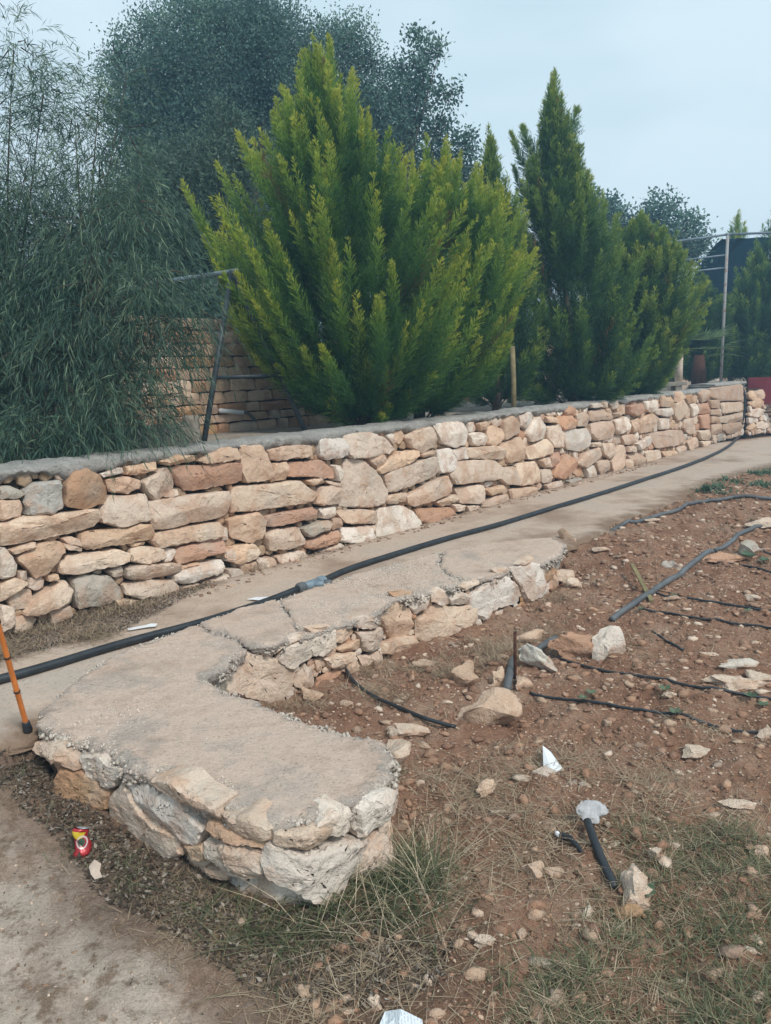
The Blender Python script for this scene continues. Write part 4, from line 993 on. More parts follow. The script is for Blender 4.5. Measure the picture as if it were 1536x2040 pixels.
cypress('cypress_tree', 'pale yellowish cypress tip rising behind the pergola corner', 1456, 745, 21.5, [(0, .1), (.5, .5), (2, .8), (3.2, .75), (4.0, .45), (4.5, .1)], (0, 0), 90, 'cypress', nsp=80, nb=5, fat=.24, bw=.013, bl=.10, auto=False)
# ------------------------------------------------------------------ back wall, swing, pergola and other things on the terrace
b0 = gnd(404, 868, TZ); b1 = b0+np.array([wd[0], wd[1], 0])*3.4; BW = [tuple((b0-np.array([wd[0], wd[1], 0])*4.2)[:2]), tuple(b1[:2])]
fb, BL = rib_frame(BW); back = empty('back_wall', b0, 'terrace wall of thin coursed tan stone behind the swing frame', 'wall')
zc = TZ-.02; course = []; BH = 1.15
while zc < TZ+BH:
    hgt = random.uniform(.085, .15); s = random.uniform(-.1, 0)
    while s < BL:
        L = random.uniform(.16, .42); 
        top = zc+hgt; ml = BL-1.35+ (TZ+BH-top)*1.0
        if s+L < ml and s+L > .6: course.append([(s+.008, zc+.006+random.uniform(0, .012)), (s+L-.008, zc+.006+random.uniform(0, .012)), (s+L-.008-random.uniform(0, .02), top-.004), (s+L*.5, top+random.uniform(-.012, .01)), (s+.008+random.uniform(0, .02), top-.006)])
        s += L
    zc += hgt
course.sort(key=lambda p: abs(p[0][0]-4.4)); print('back wall', len(course))
for i, p in enumerate(course[:285]): add_stone(p, fb, back, tuple(v*1.05 for v in random.choices((TAN, CREAM, ORA, BRO), (5, 4, 3, 1))[0]), 2000+i, bulge=.03, step=.06, rings=(1, .94, .6), jag=.006)
mb = MB()
for i, p in enumerate(course[285:]): Wv, Fv = stone_mesh(p, fb, seed=i, bulge=.03, step=.06, rings=(1, .94, .6)); mb.add(Wv, Fv)
if mb.V: o = mb.build('outer_stones', M['stone'], back); o['kind'] = 'stuff'; o.color = (*(v*.8 for v in TAN), 1)
sweep('wall_core', [(.03, TZ-.1), (.03, TZ+BH-.25), (.5, TZ+BH-.25), (.5, TZ-.1)], [0]*4, 0, BL-1.3, .1, M['core'], back, fb, .01)

s1 = gnd(405, 880, TZ); s1d = (s1[1]*FWD[1]+(s1[2]-CAM_H)*FWD[2]); apex = atd(462, 541, s1d+.25)
s3 = gnd(614, 866, TZ); sw = empty('swing_frame', s1, 'dark steel A-frame swing without a seat, standing in front of the back wall', 'swing frame')
dirb = norm(atd(318, 563, s1d+.8)-apex); e2 = apex+dirb*1.75
for a_, b_, mt in ((s1, apex, 'steel_dark'), (s3, apex, 'steel_dark'), (s1+dirb*1.75*np.array([1, 1, 0]), e2, 'steel_dark'), (s3+dirb*1.75*np.array([1, 1, 0]), e2, 'steel_dark')):
    m = MB(); A = np.array(a_)-[0, 0, .03]; m.tube([A, b_], .028, 10); m.build('leg', M[mt], sw)
m = MB(); m.tube([apex-dirb*.08, e2+dirb*.08], .026, 10); m.build('top_beam', M['steel_blue'], sw)
for o1, o2 in ((s1, s3), (s1+dirb*1.75*np.array([1, 1, 0]), s3+dirb*1.75*np.array([1, 1, 0]))):
    ap = apex if o1 is s1 else e2; m = MB(); m.tube([np.array(o1)*.63+ap*.37, np.array(o2)*.63+ap*.37], .018, 8); m.build('cross_bar', M['steel_dark'], sw)
for f in (.22, .42):
    c = apex+dirb*f; m = MB(); m.tube([c+[0, 0, -.02], c+[.02, 0, -.07], c+[.0, 0, -.13], c+[-.03, 0, -.10]], .007, 6); m.build('hook', M['galv'], sw)
# concrete block pillar in front of the swing
pc = gnd(384, 884, TZ); t = empty('block_pillar', pc, 'squat rough concrete block pillar at the foot of the swing leg, half hidden by the weeping tree', 'pillar')
m = MB(); hgt = .27
for z0, z1, w_ in ((-.05, hgt*.5, .15), (hgt*.505, hgt, .135)):
    P = []
    for zz in np.linspace(z0, z1, 4):
        for (ux, uy) in [(a, -1) for a in (-1, -.3, .3, 1)]+[(1, a) for a in (-.3, .3, 1)]+[(a, 1) for a in (.3, -.3, -1)]+[(-1, a) for a in (.3, -.3)]:
            P.append((pc[0]+ux*w_*.5+random.uniform(-.004, .004), pc[1]+uy*w_*.5+random.uniform(-.004, .004), TZ+zz))
    n_ = 12; m.add(P, [(r*n_+i, r*n_+(i+1) % n_, (r+1)*n_+(i+1) % n_, (r+1)*n_+i) for r in range(3) for i in range(n_)]+[tuple(range(36, 48))])
m.build('blocks', M['block'], t)
# long low kerb running left from the pillar
m = MB(); k0 = gnd(372, 886, TZ); k1 = k0-np.array([wd[0], wd[1], 0])*2.6; ang = math.atan2(wd[1], wd[0]); m.box((k0+k1)/2+[0, 0, .08], (2.6, .14, .26), ang)
tag(m.build('kerb', M['block'], smooth=False), 'low concrete kerb running left from the block pillar under the weeping tree', 'kerb')
# white plastic tube lying against the back wall
f_, _n = fb(4.2+.35); q0 = ribbon(433, 818, BW); q1 = ribbon(478, 822, BW); A = fb(q0[0]); B = fb(q1[0])
pa = np.array([*(A[0]+A[1]*.05), q0[1]]); pb = np.array([*(B[0]+B[1]*.05), q1[1]]); m = MB(); m.tube([pa-(pb-pa)*.05, pa, pb, pb+(pb-pa)*.05], [.018, .026, .026, .018], 12); lamp = m
o = m.build('tube_lamp', M['white']); tag(o, 'white tube-shaped lamp fixed low on the back wall with a grey cable', 'lamp')
q2 = ribbon(505, 838, BW); C_ = fb(q2[0]); pcab = np.array([*(C_[0]+C_[1]*.05), q2[1]]); m = MB(); m.tube(smoothline([pb, pb+[.06, 0, -.01], pcab], 4), .016, 8)
tag(m.build('grey_bag', M['hose_grey']), 'grey crumpled sleeve trailing from the white lamp on the back wall', 'sleeve')

# pipe pergola
pt_ = atd(1450, 467, 16.9); pb_ = atd(1440, 757, 17.0); pb_[2] = TZ; pb_[:2] = pt_[:2]+[-.02, 0]
pg = empty('pergola', pb_, 'rust-stained pipe pergola with a dark shade net hanging off its corner', 'pergola')
m = MB(); m.tube([pb_-[0, 0, .05], pb_*.5+pt_*.5, pt_], .032, 10); m.build('post', M['galv'], pg)
dl = norm(atd(1325, 478, 17.8)-pt_); dl[2] = 0; dr = norm(atd(1540, 482, 16.9)-pt_); dr[2] = 0; dl = norm(dl); dr = norm(dr)
e1 = pt_+dl*2.6; e3 = pt_+dr*3.2
for a_, b_ in ((pt_-dl*.05, e1), (pt_-dr*.05, e3), (pt_+[0, 0, -.43], e1+[0, 0, -.43]), (pt_+[0, 0, -.70], e1+[0, 0, -.70])):
    m = MB(); m.tube([a_, b_], .026 if a_[2] > pt_[2]-.1 else .018, 8); m.build('rail', M['steel_blue'], pg)
for e in (e1, e3): m = MB(); m.tube([[e[0], e[1], TZ-.05], e], .03, 8); m.build('post', M['galv'], pg)
# net draped from the corner
nu, nv = 22, 22; V = []; 
for i in range(nu):
    for j in range(nv):
        u, v = i/(nu-1), j/(nv-1); top = atd(1440, 476, 19.6)+dr*(-.02+1.2*u)
        lft = dl*(.95*(v**1.3))*(1-u); drop = (.15+1.0*v)*(1.0-.0*u); V.append(top+lft+np.array([0, 0, -drop*v*1.15])+np.array([.03*sin(9*u+2*v), .05*sin(14*u+3*v), 0]))
F = [(i*nv+j, i*nv+j+1, (i+1)*nv+j+1, (i+1)*nv+j) for i in range(nu-1) for j in range(nv-1)]
o = mesh_obj('shade_net', V, F, M['net'], pg)
# wooden stake, white post, grey bench, red masonry planters, red board
dq = wall_depth(1024)+.8; sb = atd(1024, 806, dq); sb[2] = TZ; st = atd(1021, 690, dq); m = MB(); m.tube([sb-[0, 0, .05], (sb+st)/2+[.004, 0, 0], st], [.036, .034, .033], 10)
tag(m.build('wooden_post', M['wood']), 'yellowish round post standing in the gap between the front and middle cypresses', 'post')
wb = atd(1352, 770, 15.6); wb[2] = TZ; t = empty('white_post', wb, 'white-painted post on a square pale base beside the small fan palm', 'post')
m = MB(); m.box(wb+[0, 0, .10], (.34, .34, .24)); m.build('base', M['palebrick'], t, False); m = MB(); m.tube([wb+[0, 0, .2], wb+[0, 0, .78]], .07, 12); m.build('shaft', M['palebrick'], t)
gb = atd(1312, 780, 15.3); gb[2] = TZ; t = empty('stone_bench', gb, 'long grey stone bench left of the white post, seen over the coping', 'bench')
m = MB(); m.box(gb+[0, 0, .2], (1.0, .3, .07)); m.build('seat', M['block'], t, False)
for s_ in (-.35, .35): m = MB(); m.box(gb+[s_, 0, .08], (.12, .26, .18)); m.build('leg', M['block'], t, False)
def planter(px0, px1, pyb, d, h, label, caps=True):
    a = atd(px0, pyb, d); a[2] = TZ; b = atd(px1, pyb, d); b[2] = TZ; dv = norm(b-a); L = np.linalg.norm(b-a); t = empty('masonry_planter', a, label, 'planter'); an = math.atan2(dv[1], dv[0])
    n_ = max(2, int(L/.3)); cell = L/n_
    for i in range(n_):
        for r in range(3):
            zz = h/3; c = a+dv*(cell*(i+.5)+(.5*cell if r % 2 else 0)*0)+[0, 0, zz*(r+.5)]
            V = []; ww = cell*.5-.008; hh = zz*.5-.006
            poly = [(-ww, -hh), (ww*random.uniform(.7, 1), -hh), (ww, hh*random.uniform(.5, 1)), (0, hh), (-ww, hh*random.uniform(.6, 1))]
            for dep in (-.06, random.uniform(0, .015)):
                for (p, q) in poly: V.append(c+dv*p+np.array([dv[1], -dv[0], 0])*dep+[0, 0, q])
            mesh_obj('stone', V, [(0, 1, 6, 5), (1, 2, 7, 6), (2, 3, 8, 7), (3, 4, 9, 8), (4, 0, 5, 9), (5, 6, 7, 8, 9)], M['redtile'], t, False)
    m = MB(); m.box((a+b)/2+np.array([-dv[1], dv[0], 0])*.16+[0, 0, h*.5-.02], (L, .28, h), an); m.build('body', M['palebrick'], t, False)
    m = MB(); m.box((a+b)/2+np.array([-dv[1], dv[0], 0])*.14+[0, 0, h+.02], (L+.08, .40, .05), an); m.build('cap', M['palebrick'], t, False)
    for e in (a-dv*.06, b+dv*.06):
        m = MB(); m.box(e+np.array([-dv[1], dv[0], 0])*.08+[0, 0, h*.5+.0], (.12, .28, h+.04), an); m.build('corner_pillar', M['palebrick'], t, False)
planter(830, 958, 798, 15.0, .58, 'lower reddish masonry planter with a pale cap, behind the right front cypress')
planter(968, 1012, 793, 15.8, .80, 'taller reddish masonry planter with a white cap, left of the yellowish post')
# far rubble terrace wall, mostly hidden by the trees
fa = atd(640, 790, 19); fb2 = atd(1600, 730, 26); FW = [tuple(fa[:2]), tuple(fb2[:2])]; ffw, FWL = rib_frame(FW)
fwall = empty('stone_wall', (fa[0], fa[1], TZ), 'distant pale rubble terrace wall glimpsed between the cypress trunks', 'wall'); mbx = MB(); s = 0; z_ = TZ-.1; k = 0
while z_ < TZ+1.25:
    hgt = random.uniform(.18, .3); s = random.uniform(-.2, 0)
    while s < FWL:
        L = random.uniform(.3, .8); p = [(s+.01, z_+.01), (s+L-.01, z_+.01), (s+L-.03, z_+hgt-.01), (s+.03, z_+hgt)]
        if k < 280 and (s > .0): add_stone(p, ffw, fwall, random.choice((PALEC, CREAM, TAN)), 4000+k, bulge=.08, step=.12, rings=(1, .9, .5), jag=.03); k += 1
        s += L
    z_ += hgt
sweep('wall_core', [(.04, TZ-.1), (.04, TZ+1.2), (.5, TZ+1.2), (.5, TZ-.1)], [0]*4, 0, FWL, .3, M['core'], fwall, ffw, .01)
# red board on rusty legs at the right edge
rb0 = gnd(1492, 866); rd = rb0[1]*FWD[1]-CAM_H*FWD[2]*-1; dz = rb0[1]*FWD[1]+(0-CAM_H)*FWD[2]
tl = atd(1490, 752, dz); tr_ = atd(1600, 748, dz-.4); bl = atd(1490, 806, dz); t = empty('red_board', rb0, 'dull red metal board on a dark frame at the right edge, beyond the hose', 'board')
xd = norm((tr_-tl)*[1, 1, 0]); L = 1.3; hgt = tl[2]-bl[2]; m = MB(); m.box((tl+bl)/2+xd*L/2, (L, .02, hgt), math.atan2(xd[1], xd[0])); m.build('panel', M['board'], t, False)
for e in (0, L): m = MB(); m.box(np.array([*(tl+xd*e)[:2], tl[2]/2])+np.array([xd[1], -xd[0], 0])*.03, (.035, .035, tl[2]), math.atan2(xd[1], xd[0])); m.build('leg', M['rust'], t, False)
m = MB(); zz = atd(1500, 822, dz)[2]; m.box(np.array([*(tl+xd*L/2)[:2], zz])+np.array([xd[1], -xd[0], 0])*.03, (L-.04, .03, .03), math.atan2(xd[1], xd[0])); m.build('cross_rail', M['rust'], t, False)
# shrubs that close the view below the trees
def shrub_mass(name, label, boxes, mat, leaf, dens):
    parts = []
    for (x, y, r, d) in boxes:
        c = atd(x, y, d); R = r*d/F_PX; n = int(dens*R*R); u = rnd_unit(n)*rng.random((n, 1))**.4; P = c+u*R; P[:, 2] = np.maximum(P[:, 2], TZ-.02)
        parts.append(blades(P, norm(u+rnd_unit(n)), rnd_unit(n), leaf*rng.uniform(.7, 1.3, n), leaf*.5, rng.random(n)*.7))
    o = foliage(name, parts, M[mat]); tag(o, label, 'shrubs', None, 'stuff')
shrub_mass('far_shrubs', 'low dusky shrubs along the back of the terrace', [(x, 700-.02*x+random.uniform(-15, 10), random.uniform(45, 70), 24) for x in range(-60, 1640, 55)], 'oak', .12, 700)
shrub_mass('shade_leaves', 'dark leaf mass added as the shade below the oaks, on top of the back wall', [(x, 585+random.uniform(-20, 15), 62, 10.2) for x in range(120, 700, 45)], 'oak', .06, 2600)  # leaf mass added to stand for the dark shade under the oak
# ------------------------------------------------------------------ hoses
def gline(pts, up):
    P = [gt(x, y) for x, y in pts]; Q = np.array([q for q in resample(P, .05, False)]); Z0 = hz(Q[:, 0], Q[:, 1]); Zm = Z0.copy()
    for _ in range(2): Zm[1:-1] = np.maximum(Zm[1:-1], (Zm[:-2]+Zm[2:])/2)
    Zm[1:-1] = (Zm[:-2]+Zm[1:-1]*2+Zm[2:])/4; Q[:, 2] = np.maximum(Zm, Z0-.002)+up; w_ = noise(Q[:, :2], 1.7, 5, 2)*.012; Q[:, 0] += w_; return list(Q)
def hose(name, pts, r, mat, label, group=None, k=6, sides=10, cat='hose', lumps=0.0):
    m = MB(); P = smoothline(pts, k); P = [p+rng.normal(0, lumps, 3) for p in P] if lumps else P
    m.tube(P, r, sides); return tag(m.build(name, M[mat]), label, cat, group)
px = [(-40,1364),(0,1353),(100,1325),(250,1280),(400,1240),(520,1202),(600,1171)]
pz = lambda x, y, u=.028: gnd(x, y, u)
hose('irrigation_hose', [pz(*p) for p in px], .026, 'hose', 'thick black irrigation hose on the path, near length left of the blue-grey tee joint')
px = [(640,1158),(700,1132),(800,1100),(900,1070),(1000,1043),(1100,1012),(1200,982),(1290,953),(1360,930),(1420,906),(1455,886)]
P = [pz(*p) for p in px]; c0 = gnd(1474, 866, .03); up = [c0+[0, 0, .12]]
for (x, y) in ((1480,835),(1484,805),(1482,780)): r = ray(x, y); tt = (c0[1]-.05)/r[1]; up.append(CP+r*tt)
up.append(up[-1]+np.array([-.10, .02, .09])); up.append(up[-1]+np.array([-.35, .25, .03])); up.append(up[-1]+np.array([-.8, .5, -.05]))
hose('irrigation_hose', P+[c0]+up, .026, 'hose', 'thick black irrigation hose from the tee joint along the path and over the stone pier')
a, b = pz(600,1171,.03), pz(640,1158,.03); dv = norm(b-a); t = empty('tee_joint', (a+b)/2, 'blue-grey plastic tee joint joining the two lengths of hose on the path', 'pipe joint'); mid = (a+b)/2
m = MB(); m.tube([a-dv*.01, b+dv*.01], .036, 14); m.build('body', M['steel_blue'], t)
for q, s_ in ((a, -1), (b, 1)): m = MB(); m.tube([q-dv*.035, q-dv*.02, q+dv*.02, q+dv*.035], [.036, .043, .043, .036], 14); m.build('collar', M['hose_grey'] if s_ < 0 else M['steel_blue'], t)
sd = norm(gnd(664, 1163, .03)-mid); m = MB(); m.tube([mid, mid+sd*.13], .026, 12); m.build('branch', M['steel_blue'], t)
m = MB(); m.tube([mid+sd*.10, mid+sd*.15, mid+sd*.155], [.034, .034, .026], 12); m.build('collar', M['hose_grey'], t)
hose('feeder_hose', gline([(1105,1092),(1135,1085),(1180,1074),(1220,1061),(1300,1036),(1350,1020),(1400,1005),(1460,996),(1536,997),(1620,1003)], .022), .020, 'hose_grey', 'dark pipe skirting the garden edge of the path beyond the low wall')
hose('feeder_hose', gline([(1218,1240),(1245,1222),(1300,1185),(1365,1140),(1418,1104)], .02), .024, 'hose_grey', 'faded grey feeder pipe rising from the upright white rock to the brick-red stone')
hose('feeder_hose', gline([(1424,1098),(1470,1068),(1536,1048),(1640,1030)], .02), .022, 'hose_grey', 'grey feeder pipe beyond the brick-red stone, leaving at the right edge')
hose('feeder_hose', [gt(x, y, .015) for x, y in [(1108,1276),(1090,1285),(1066,1302)]], .024, 'hose_grey', 'short exposed piece of grey pipe between the orange rock and the white rock')
hose('feeder_hose', [gt(x, y, .018) for x, y in [(1022,1318),(1016,1345),(1010,1380)]], .025, 'hose_grey', 'stub of grey pipe at the foot of the upright iron stake')
G = 'thin black drip lines across the garden bed'
for pts, lab in (([(1085,1308),(1130,1320),(1250,1345),(1400,1370),(1536,1390),(1640,1403)], 'thin black drip line starting beside the white rock near the stake, second from the front'),
                 ([(1058,1383),(1100,1388),(1160,1396),(1260,1420),(1400,1445),(1536,1466),(1660,1480)], 'nearest thin black drip line, starting just right of the craggy rock'),
                 ([(1275,1214),(1330,1225),(1400,1238),(1536,1260),(1640,1276)], 'thin black drip line starting just below the crossed wooden slat'),
                 ([(1305,1183),(1400,1198),(1536,1219),(1640,1232)], 'thin black drip line starting just above the crossed wooden slat'),
                 ([(1405,1116),(1460,1126),(1536,1135),(1640,1144)], 'thin black drip line passing just below the brick-red stone'),
                 ([(1480,1104),(1536,1108),(1640,1112)], 'farthest short drip line, right of the brick-red stone'),
                 ([(1290,1258),(1325,1275),(1362,1293)], 'short loose stub of drip line lying between two drip lines')):
    hose('drip_line', gline(pts, .008), .0085, 'hose', lab, G, k=2, sides=8, cat='drip line', lumps=.0015)
p0 = gt(680, 1322); hose('drip_line', [p0+[-.02, .05, .07], gt(684, 1325, .03), gt(700,1355,.012), gt(740,1388,.012), gt(800,1416,.014), gt(850,1436,.012), gt(908,1450,.004)], .011, 'hose', 'black hose curving out of the low wall towards the craggy rock', None, cat='hose')
# hose end with a pale rag
hp = [gt(1170,1652,.035), gt(1185,1690,.025), gt(1205,1735,.02), gt(1225,1776,.015)]; hose('hose_end', hp, .017, 'hose', 'short thick piece of dark hose in the lower right, below a pale rag', cat='hose')
def lump(c, size, seed=0, sub=2, flat=1.0, rough=.35, facets=7):
    """an angular broken stone: a subdivided ball cut by random planes"""
    import bmesh as bmh
    bm = bmh.new(); bmh.ops.create_icosphere(bm, subdivisions=sub, radius=1); V = np.array([v.co[:] for v in bm.verts]); F = [tuple(v.index for v in f.verts) for f in bm.faces]; bm.free()
    lr = np.random.default_rng(seed); nrm = norm(lr.normal(size=(facets+4, 3))); off = lr.uniform(.38, .82, facets+4)
    for n_, o_ in zip(nrm, off): d = V@n_-o_; V = V-np.maximum(d, 0)[:, None]*n_
    V = V*(1+noise(V+seed, 1.8, seed, 3)[:, None]*rough*.75); s = np.array(size)/2*1.45; V = V*s
    a = lr.uniform(0, 6.28); R = np.array([[cos(a), -sin(a), 0], [sin(a), cos(a), 0], [0, 0, 1]]) if flat == 1.0 else np.eye(3)
    return (V@R.T)+np.array(c), F
rag = gt(1172, 1634, .035); Vr, Fr = lump((0, 0, 0), (.10, .09, .055), 5, 4, .9, .9, 5); Vr = Vr*(1+.5*np.abs(noise(Vr, 26, 2, 3))[:, None])
tag(mesh_obj('rag', Vr+rag, Fr, plain('dusty_rag', (.42, .41, .41), .9, .1, var=.25, sc=30, bump=.006)), 'crumpled dusty white rag on the end of the dark hose piece, lower right', 'rag')
m = MB(); m.tube(smoothline([gt(1112,1672,.02), gt(1135,1685,.03), gt(1160,1702,.01)], 5), [.006, .012, .016, .014, .012, .016, .012, .012, .010, .008, .005], 7); tag(m.build('torn_strap', M['hose']), 'torn black plastic scrap left of the rag', 'scrap')
Vs, Fs = lump(gt(1112, 1668, .015), (.035, .02, .02), 8, 1); tag(mesh_obj('white_chip', Vs, Fs, M['white']), 'tiny white chip at the end of the torn black plastic scrap', 'chip')
# stakes
def stake(x, y0, y1, r, mat, name, label, lean=0):
    b = gt(x, y0, -.05); tpt = atd(x+lean, y1, b[1]*FWD[1]+(b[2]-CAM_H)*FWD[2]); m = MB(); m.tube([b, (b+tpt)/2, tpt], r, 8); return tag(m.build(name, M[mat]), label, 'stake')
stake(1026, 1345, 1258, .010, 'rust', 'iron_stake', 'rusty iron rod driven upright beside the white rock')
wa, wb_ = gt(1258,1150,.12), gt(1298,1200,.01); m = MB(); dv = wb_-wa; sdv = norm(np.cross(dv, [0, 0, 1]))*.016; hv = np.array([0, 0, .007])
m.add([wa-sdv-hv, wa+sdv-hv, wa+sdv+hv, wa-sdv+hv, wb_-sdv-hv, wb_+sdv-hv, wb_+sdv+hv, wb_-sdv+hv], [(0, 1, 2, 3), (7, 6, 5, 4), (0, 4, 5, 1), (1, 5, 6, 2), (2, 6, 7, 3), (3, 7, 4, 0)])
tag(m.build('wooden_stake', M['wood'], smooth=False), 'grey wooden slat leaning across the faded grey feeder pipe', 'slat')
# walking cane at the left edge
tip = gnd(56, 1456, 0.0); dcane = tip[1]*FWD[1]-CAM_H*FWD[2]*-1; dc = tip[1]*FWD[1]+(tip[2]-CAM_H)*FWD[2]
topc = atd(-70, 1010, dc-.45); t = empty('walking_cane', tip, 'orange bamboo-style walking cane with dark bands and a black rubber tip, left edge', 'cane'); dv = norm(topc-tip); Lc = .78
def caneP(u): return tip+dv*(.04+u*(Lc-.04))
mc = plain('varnished_orange_cane', (.50, .15, .028), .35, .5, var=.2, sc=25); mbnd = plain('dark_cane_band', (.05, .03, .018), .5, .3)
nd = 4; m = MB(); P = []; R = []
for i in range(nd):
    for f, rr in ((0.0, .0145), (.04, .0125), (.5, .0120), (.96, .0125)): P.append(caneP((i+f)/nd)); R.append(rr)
P.append(caneP(1)); R.append(.0125); m.tube(P, R, 14); m.build('shaft', mc, t)
for i in range(1, nd): m = MB(); q = caneP(i/nd); m.tube([q-dv*.005, q+dv*.005], .0152, 14); m.build('band', mbnd, t)
hd = norm(np.array([-.8, -.5, 0.0])); q = caneP(1); m = MB(); m.tube(smoothline([q, q+dv*.03, q+dv*.07+hd*.03, q+dv*.075+hd*.08, q+dv*.04+hd*.12], 5), .0125, 12); m.build('handle', mc, t)
m = MB(); m.tube([tip, tip+dv*.006, tip+dv*.05, tip+dv*.055], [.020, .022, .0175, .0145], 16); m.build('rubber_tip', M['hose'], t)
# crushed drinks can
cb = gt(158, 1706, 0.0); can = empty('drink_can', cb, 'crushed red and yellow drinks can standing in the dry grass by the low wall', 'can')
n = N('printed_can', .35, .5); n.b.inputs['Metallic'].default_value = .2
sep = n.t.nodes.new('ShaderNodeSeparateXYZ'); n.L(n.co, sep.inputs[0]); zz = sep.outputs['Z']; xx = sep.outputs['X']; wv = n.noise(14, 3)
red = n.ramp(n.noise(30, 3), (.3, (.25, .012, .016)), (.7, (.45, .03, .035)))
yel = n.math('MULTIPLY', n.math('GREATER_THAN', zz, .066), n.math('MULTIPLY', n.math('LESS_THAN', zz, .094), n.math('LESS_THAN', n.math('ADD', xx, n.math('MULTIPLY', zz, -.55)), -.040)))
col = n.mix(yel, red, (.62, .44, .03)); ring = n.math('ABSOLUTE', n.math('SUBTRACT', n.math('ADD', n.math('POWER', n.math('MULTIPLY', n.math('SUBTRACT', xx, .002), 48), 2.0), n.math('POWER', n.math('MULTIPLY', n.math('SUBTRACT', zz, .056), 40), 2.0)), n.math('ADD', .55, n.math('MULTIPLY', wv, .7))))
col = n.mix(n.ramp(ring, (.0, 1.0), (.34, 0.0)), col, (.62, .60, .58)); col = n.mix(n.ramp(n.math('ADD', n.math('POWER', n.math('MULTIPLY', xx, 48), 2.0), n.math('POWER', n.math('MULTIPLY', n.math('SUBTRACT', zz, .056), 40), 2.0)), (.35, 1.0), (.45, 0.0)), col, (.06, .10, .07))
mcan = n.done(col); V = []; nn = 40; zs = [(.0, .024), (.004, .028), (.01, .0325)]+[(.01+.094*i/14, .0325) for i in range(1, 14)]+[(.104, .0325), (.111, .029), (.113, .0275)]
for (z, r) in zs:
    for i in range(nn):
        a = 2*pi*i/nn; k_ = 1-.45*math.exp(-((z-.05)/.022)**2)*max(0, cos(a+1.9))**2-.22*math.exp(-((z-.085)/.014)**2)*max(0, cos(a+.4))-.15*math.exp(-((z-.022)/.010)**2)*max(0, cos(a+2.9)); V.append((r*k_*cos(a)+.010*sin(z*45), r*k_*sin(a)*.82, z*.93+.007*sin(3*a+z*60)*(.01 < z < .1)))
F = [(j*nn+i, j*nn+(i+1) % nn, (j+1)*nn+(i+1) % nn, (j+1)*nn+i) for j in range(len(zs)-1) for i in range(nn)]
Rc = np.array(Matrix.Rotation(radians(9), 3, 'Y') @ Matrix.Rotation(radians(-12), 3, 'X')); b_ = mesh_obj('can_body', np.array(V), F, mcan, None); b_.parent = can; b_.rotation_euler = (radians(-20), radians(13), radians(15))
m = MB(); m.tube([(0, 0, .1085), (0, 0, .1095)], [.0278, .0278], 32); l_ = m.build('lid', plain('aluminium', (.55, .56, .57), .35, .5, metal=.8), None); l_.parent = can; l_.rotation_euler = b_.rotation_euler
m = MB(); m.tube([(0, 0, .001), (0, 0, .003)], [.022, .024], 32); 
# paper, spoon, shards
def scrap(name, pts, mat, label, cat, th=.0015, z=None):
    P = [np.array(gt(x, y, u) if z is None else gnd(x, y, z+u)) for x, y, u in pts]; n_ = len(P); V = P+[p+np.array([0, 0, th]) for p in P]
    F = [tuple(range(n_))[::-1], tuple(range(n_, 2*n_))]+[(i, (i+1) % n_, n_+(i+1) % n_, n_+i) for i in range(n_)]; return tag(mesh_obj(name, V, F, mat, None, False), label, cat)
def paper():
    n = N('printed_paper', .7, .2); s_ = n.noise(9, 2); wv = n.t.nodes.new('ShaderNodeTexWave'); wv.inputs['Scale'].default_value = 34; wv.inputs['Distortion'].default_value = 2; n.L(n.co, wv.inputs['Vector'])
    dots = n.noise(160, 1); line = n.math('MULTIPLY', n.math('GREATER_THAN', wv.outputs['Fac'], .62), n.math('GREATER_THAN', dots, .5))
    return n.done(n.mix(n.math('MULTIPLY', line, .55), n.ramp(s_, (.3, (.62, .66, .68)), (.7, (.74, .76, .78))), (.25, .33, .40)))
scrap('paper_packet', [(752,2078,.03), (768,2042,.035), (800,2044,.045), (842,2062,.04), (848,2100,.03), (790,2110,.03)], paper(), 'pale printed paper packet lying at the bottom edge of the photo', 'paper', .012)
scrap('plastic_spoon', [(253,1253,.004), (290,1246,.005), (300,1243,.006), (313,1243,.006), (311,1248,.006), (292,1250,.005), (256,1256,.004)], M['white'], 'thin white plastic spoon on the path beside the dry litter', 'spoon', .003, z=.008)
scrap('paper_sliver', [(492,1194,.004), (510,1190,.006), (542,1189,.006), (520,1196,.005)], M['white'], 'white paper sliver on the path against the hose', 'paper', .002, z=.008)
scrap('white_shard', [(1083,1540,.0), (1081,1506,.05), (1097,1517,.045), (1120,1536,.01), (1100,1543,.0)], M['white'], 'sharp upright white shard in the soil right of the low wall', 'shard', .006)
scrap('flat_stone', [(1060,1545,.01), (1085,1538,.02), (1108,1548,.02), (1090,1556,.012)], M['palebrick'], 'flat pale flake lying just left of the white shard', 'stone', .012)
scrap('dead_leaf', [(178,1736,.02), (190,1727,.03), (203,1733,.025), (200,1745,.02), (205,1757,.02), (190,1762,.02), (182,1752,.02)], M['palebrick'], 'curled pale dead leaf on the ground below the drinks can', 'leaf', .002)
scrap('green_scrap', [(408,1166,.0), (425,1152,.0), (452,1143,.0), (448,1156,.0), (425,1170,.0)], plain('green_paint', (.10, .20, .13), .8, .1, var=.4, sc=40), 'smear of dull green plastic lying at the foot of the retaining wall', 'scrap', .02, z=.01) if False else None
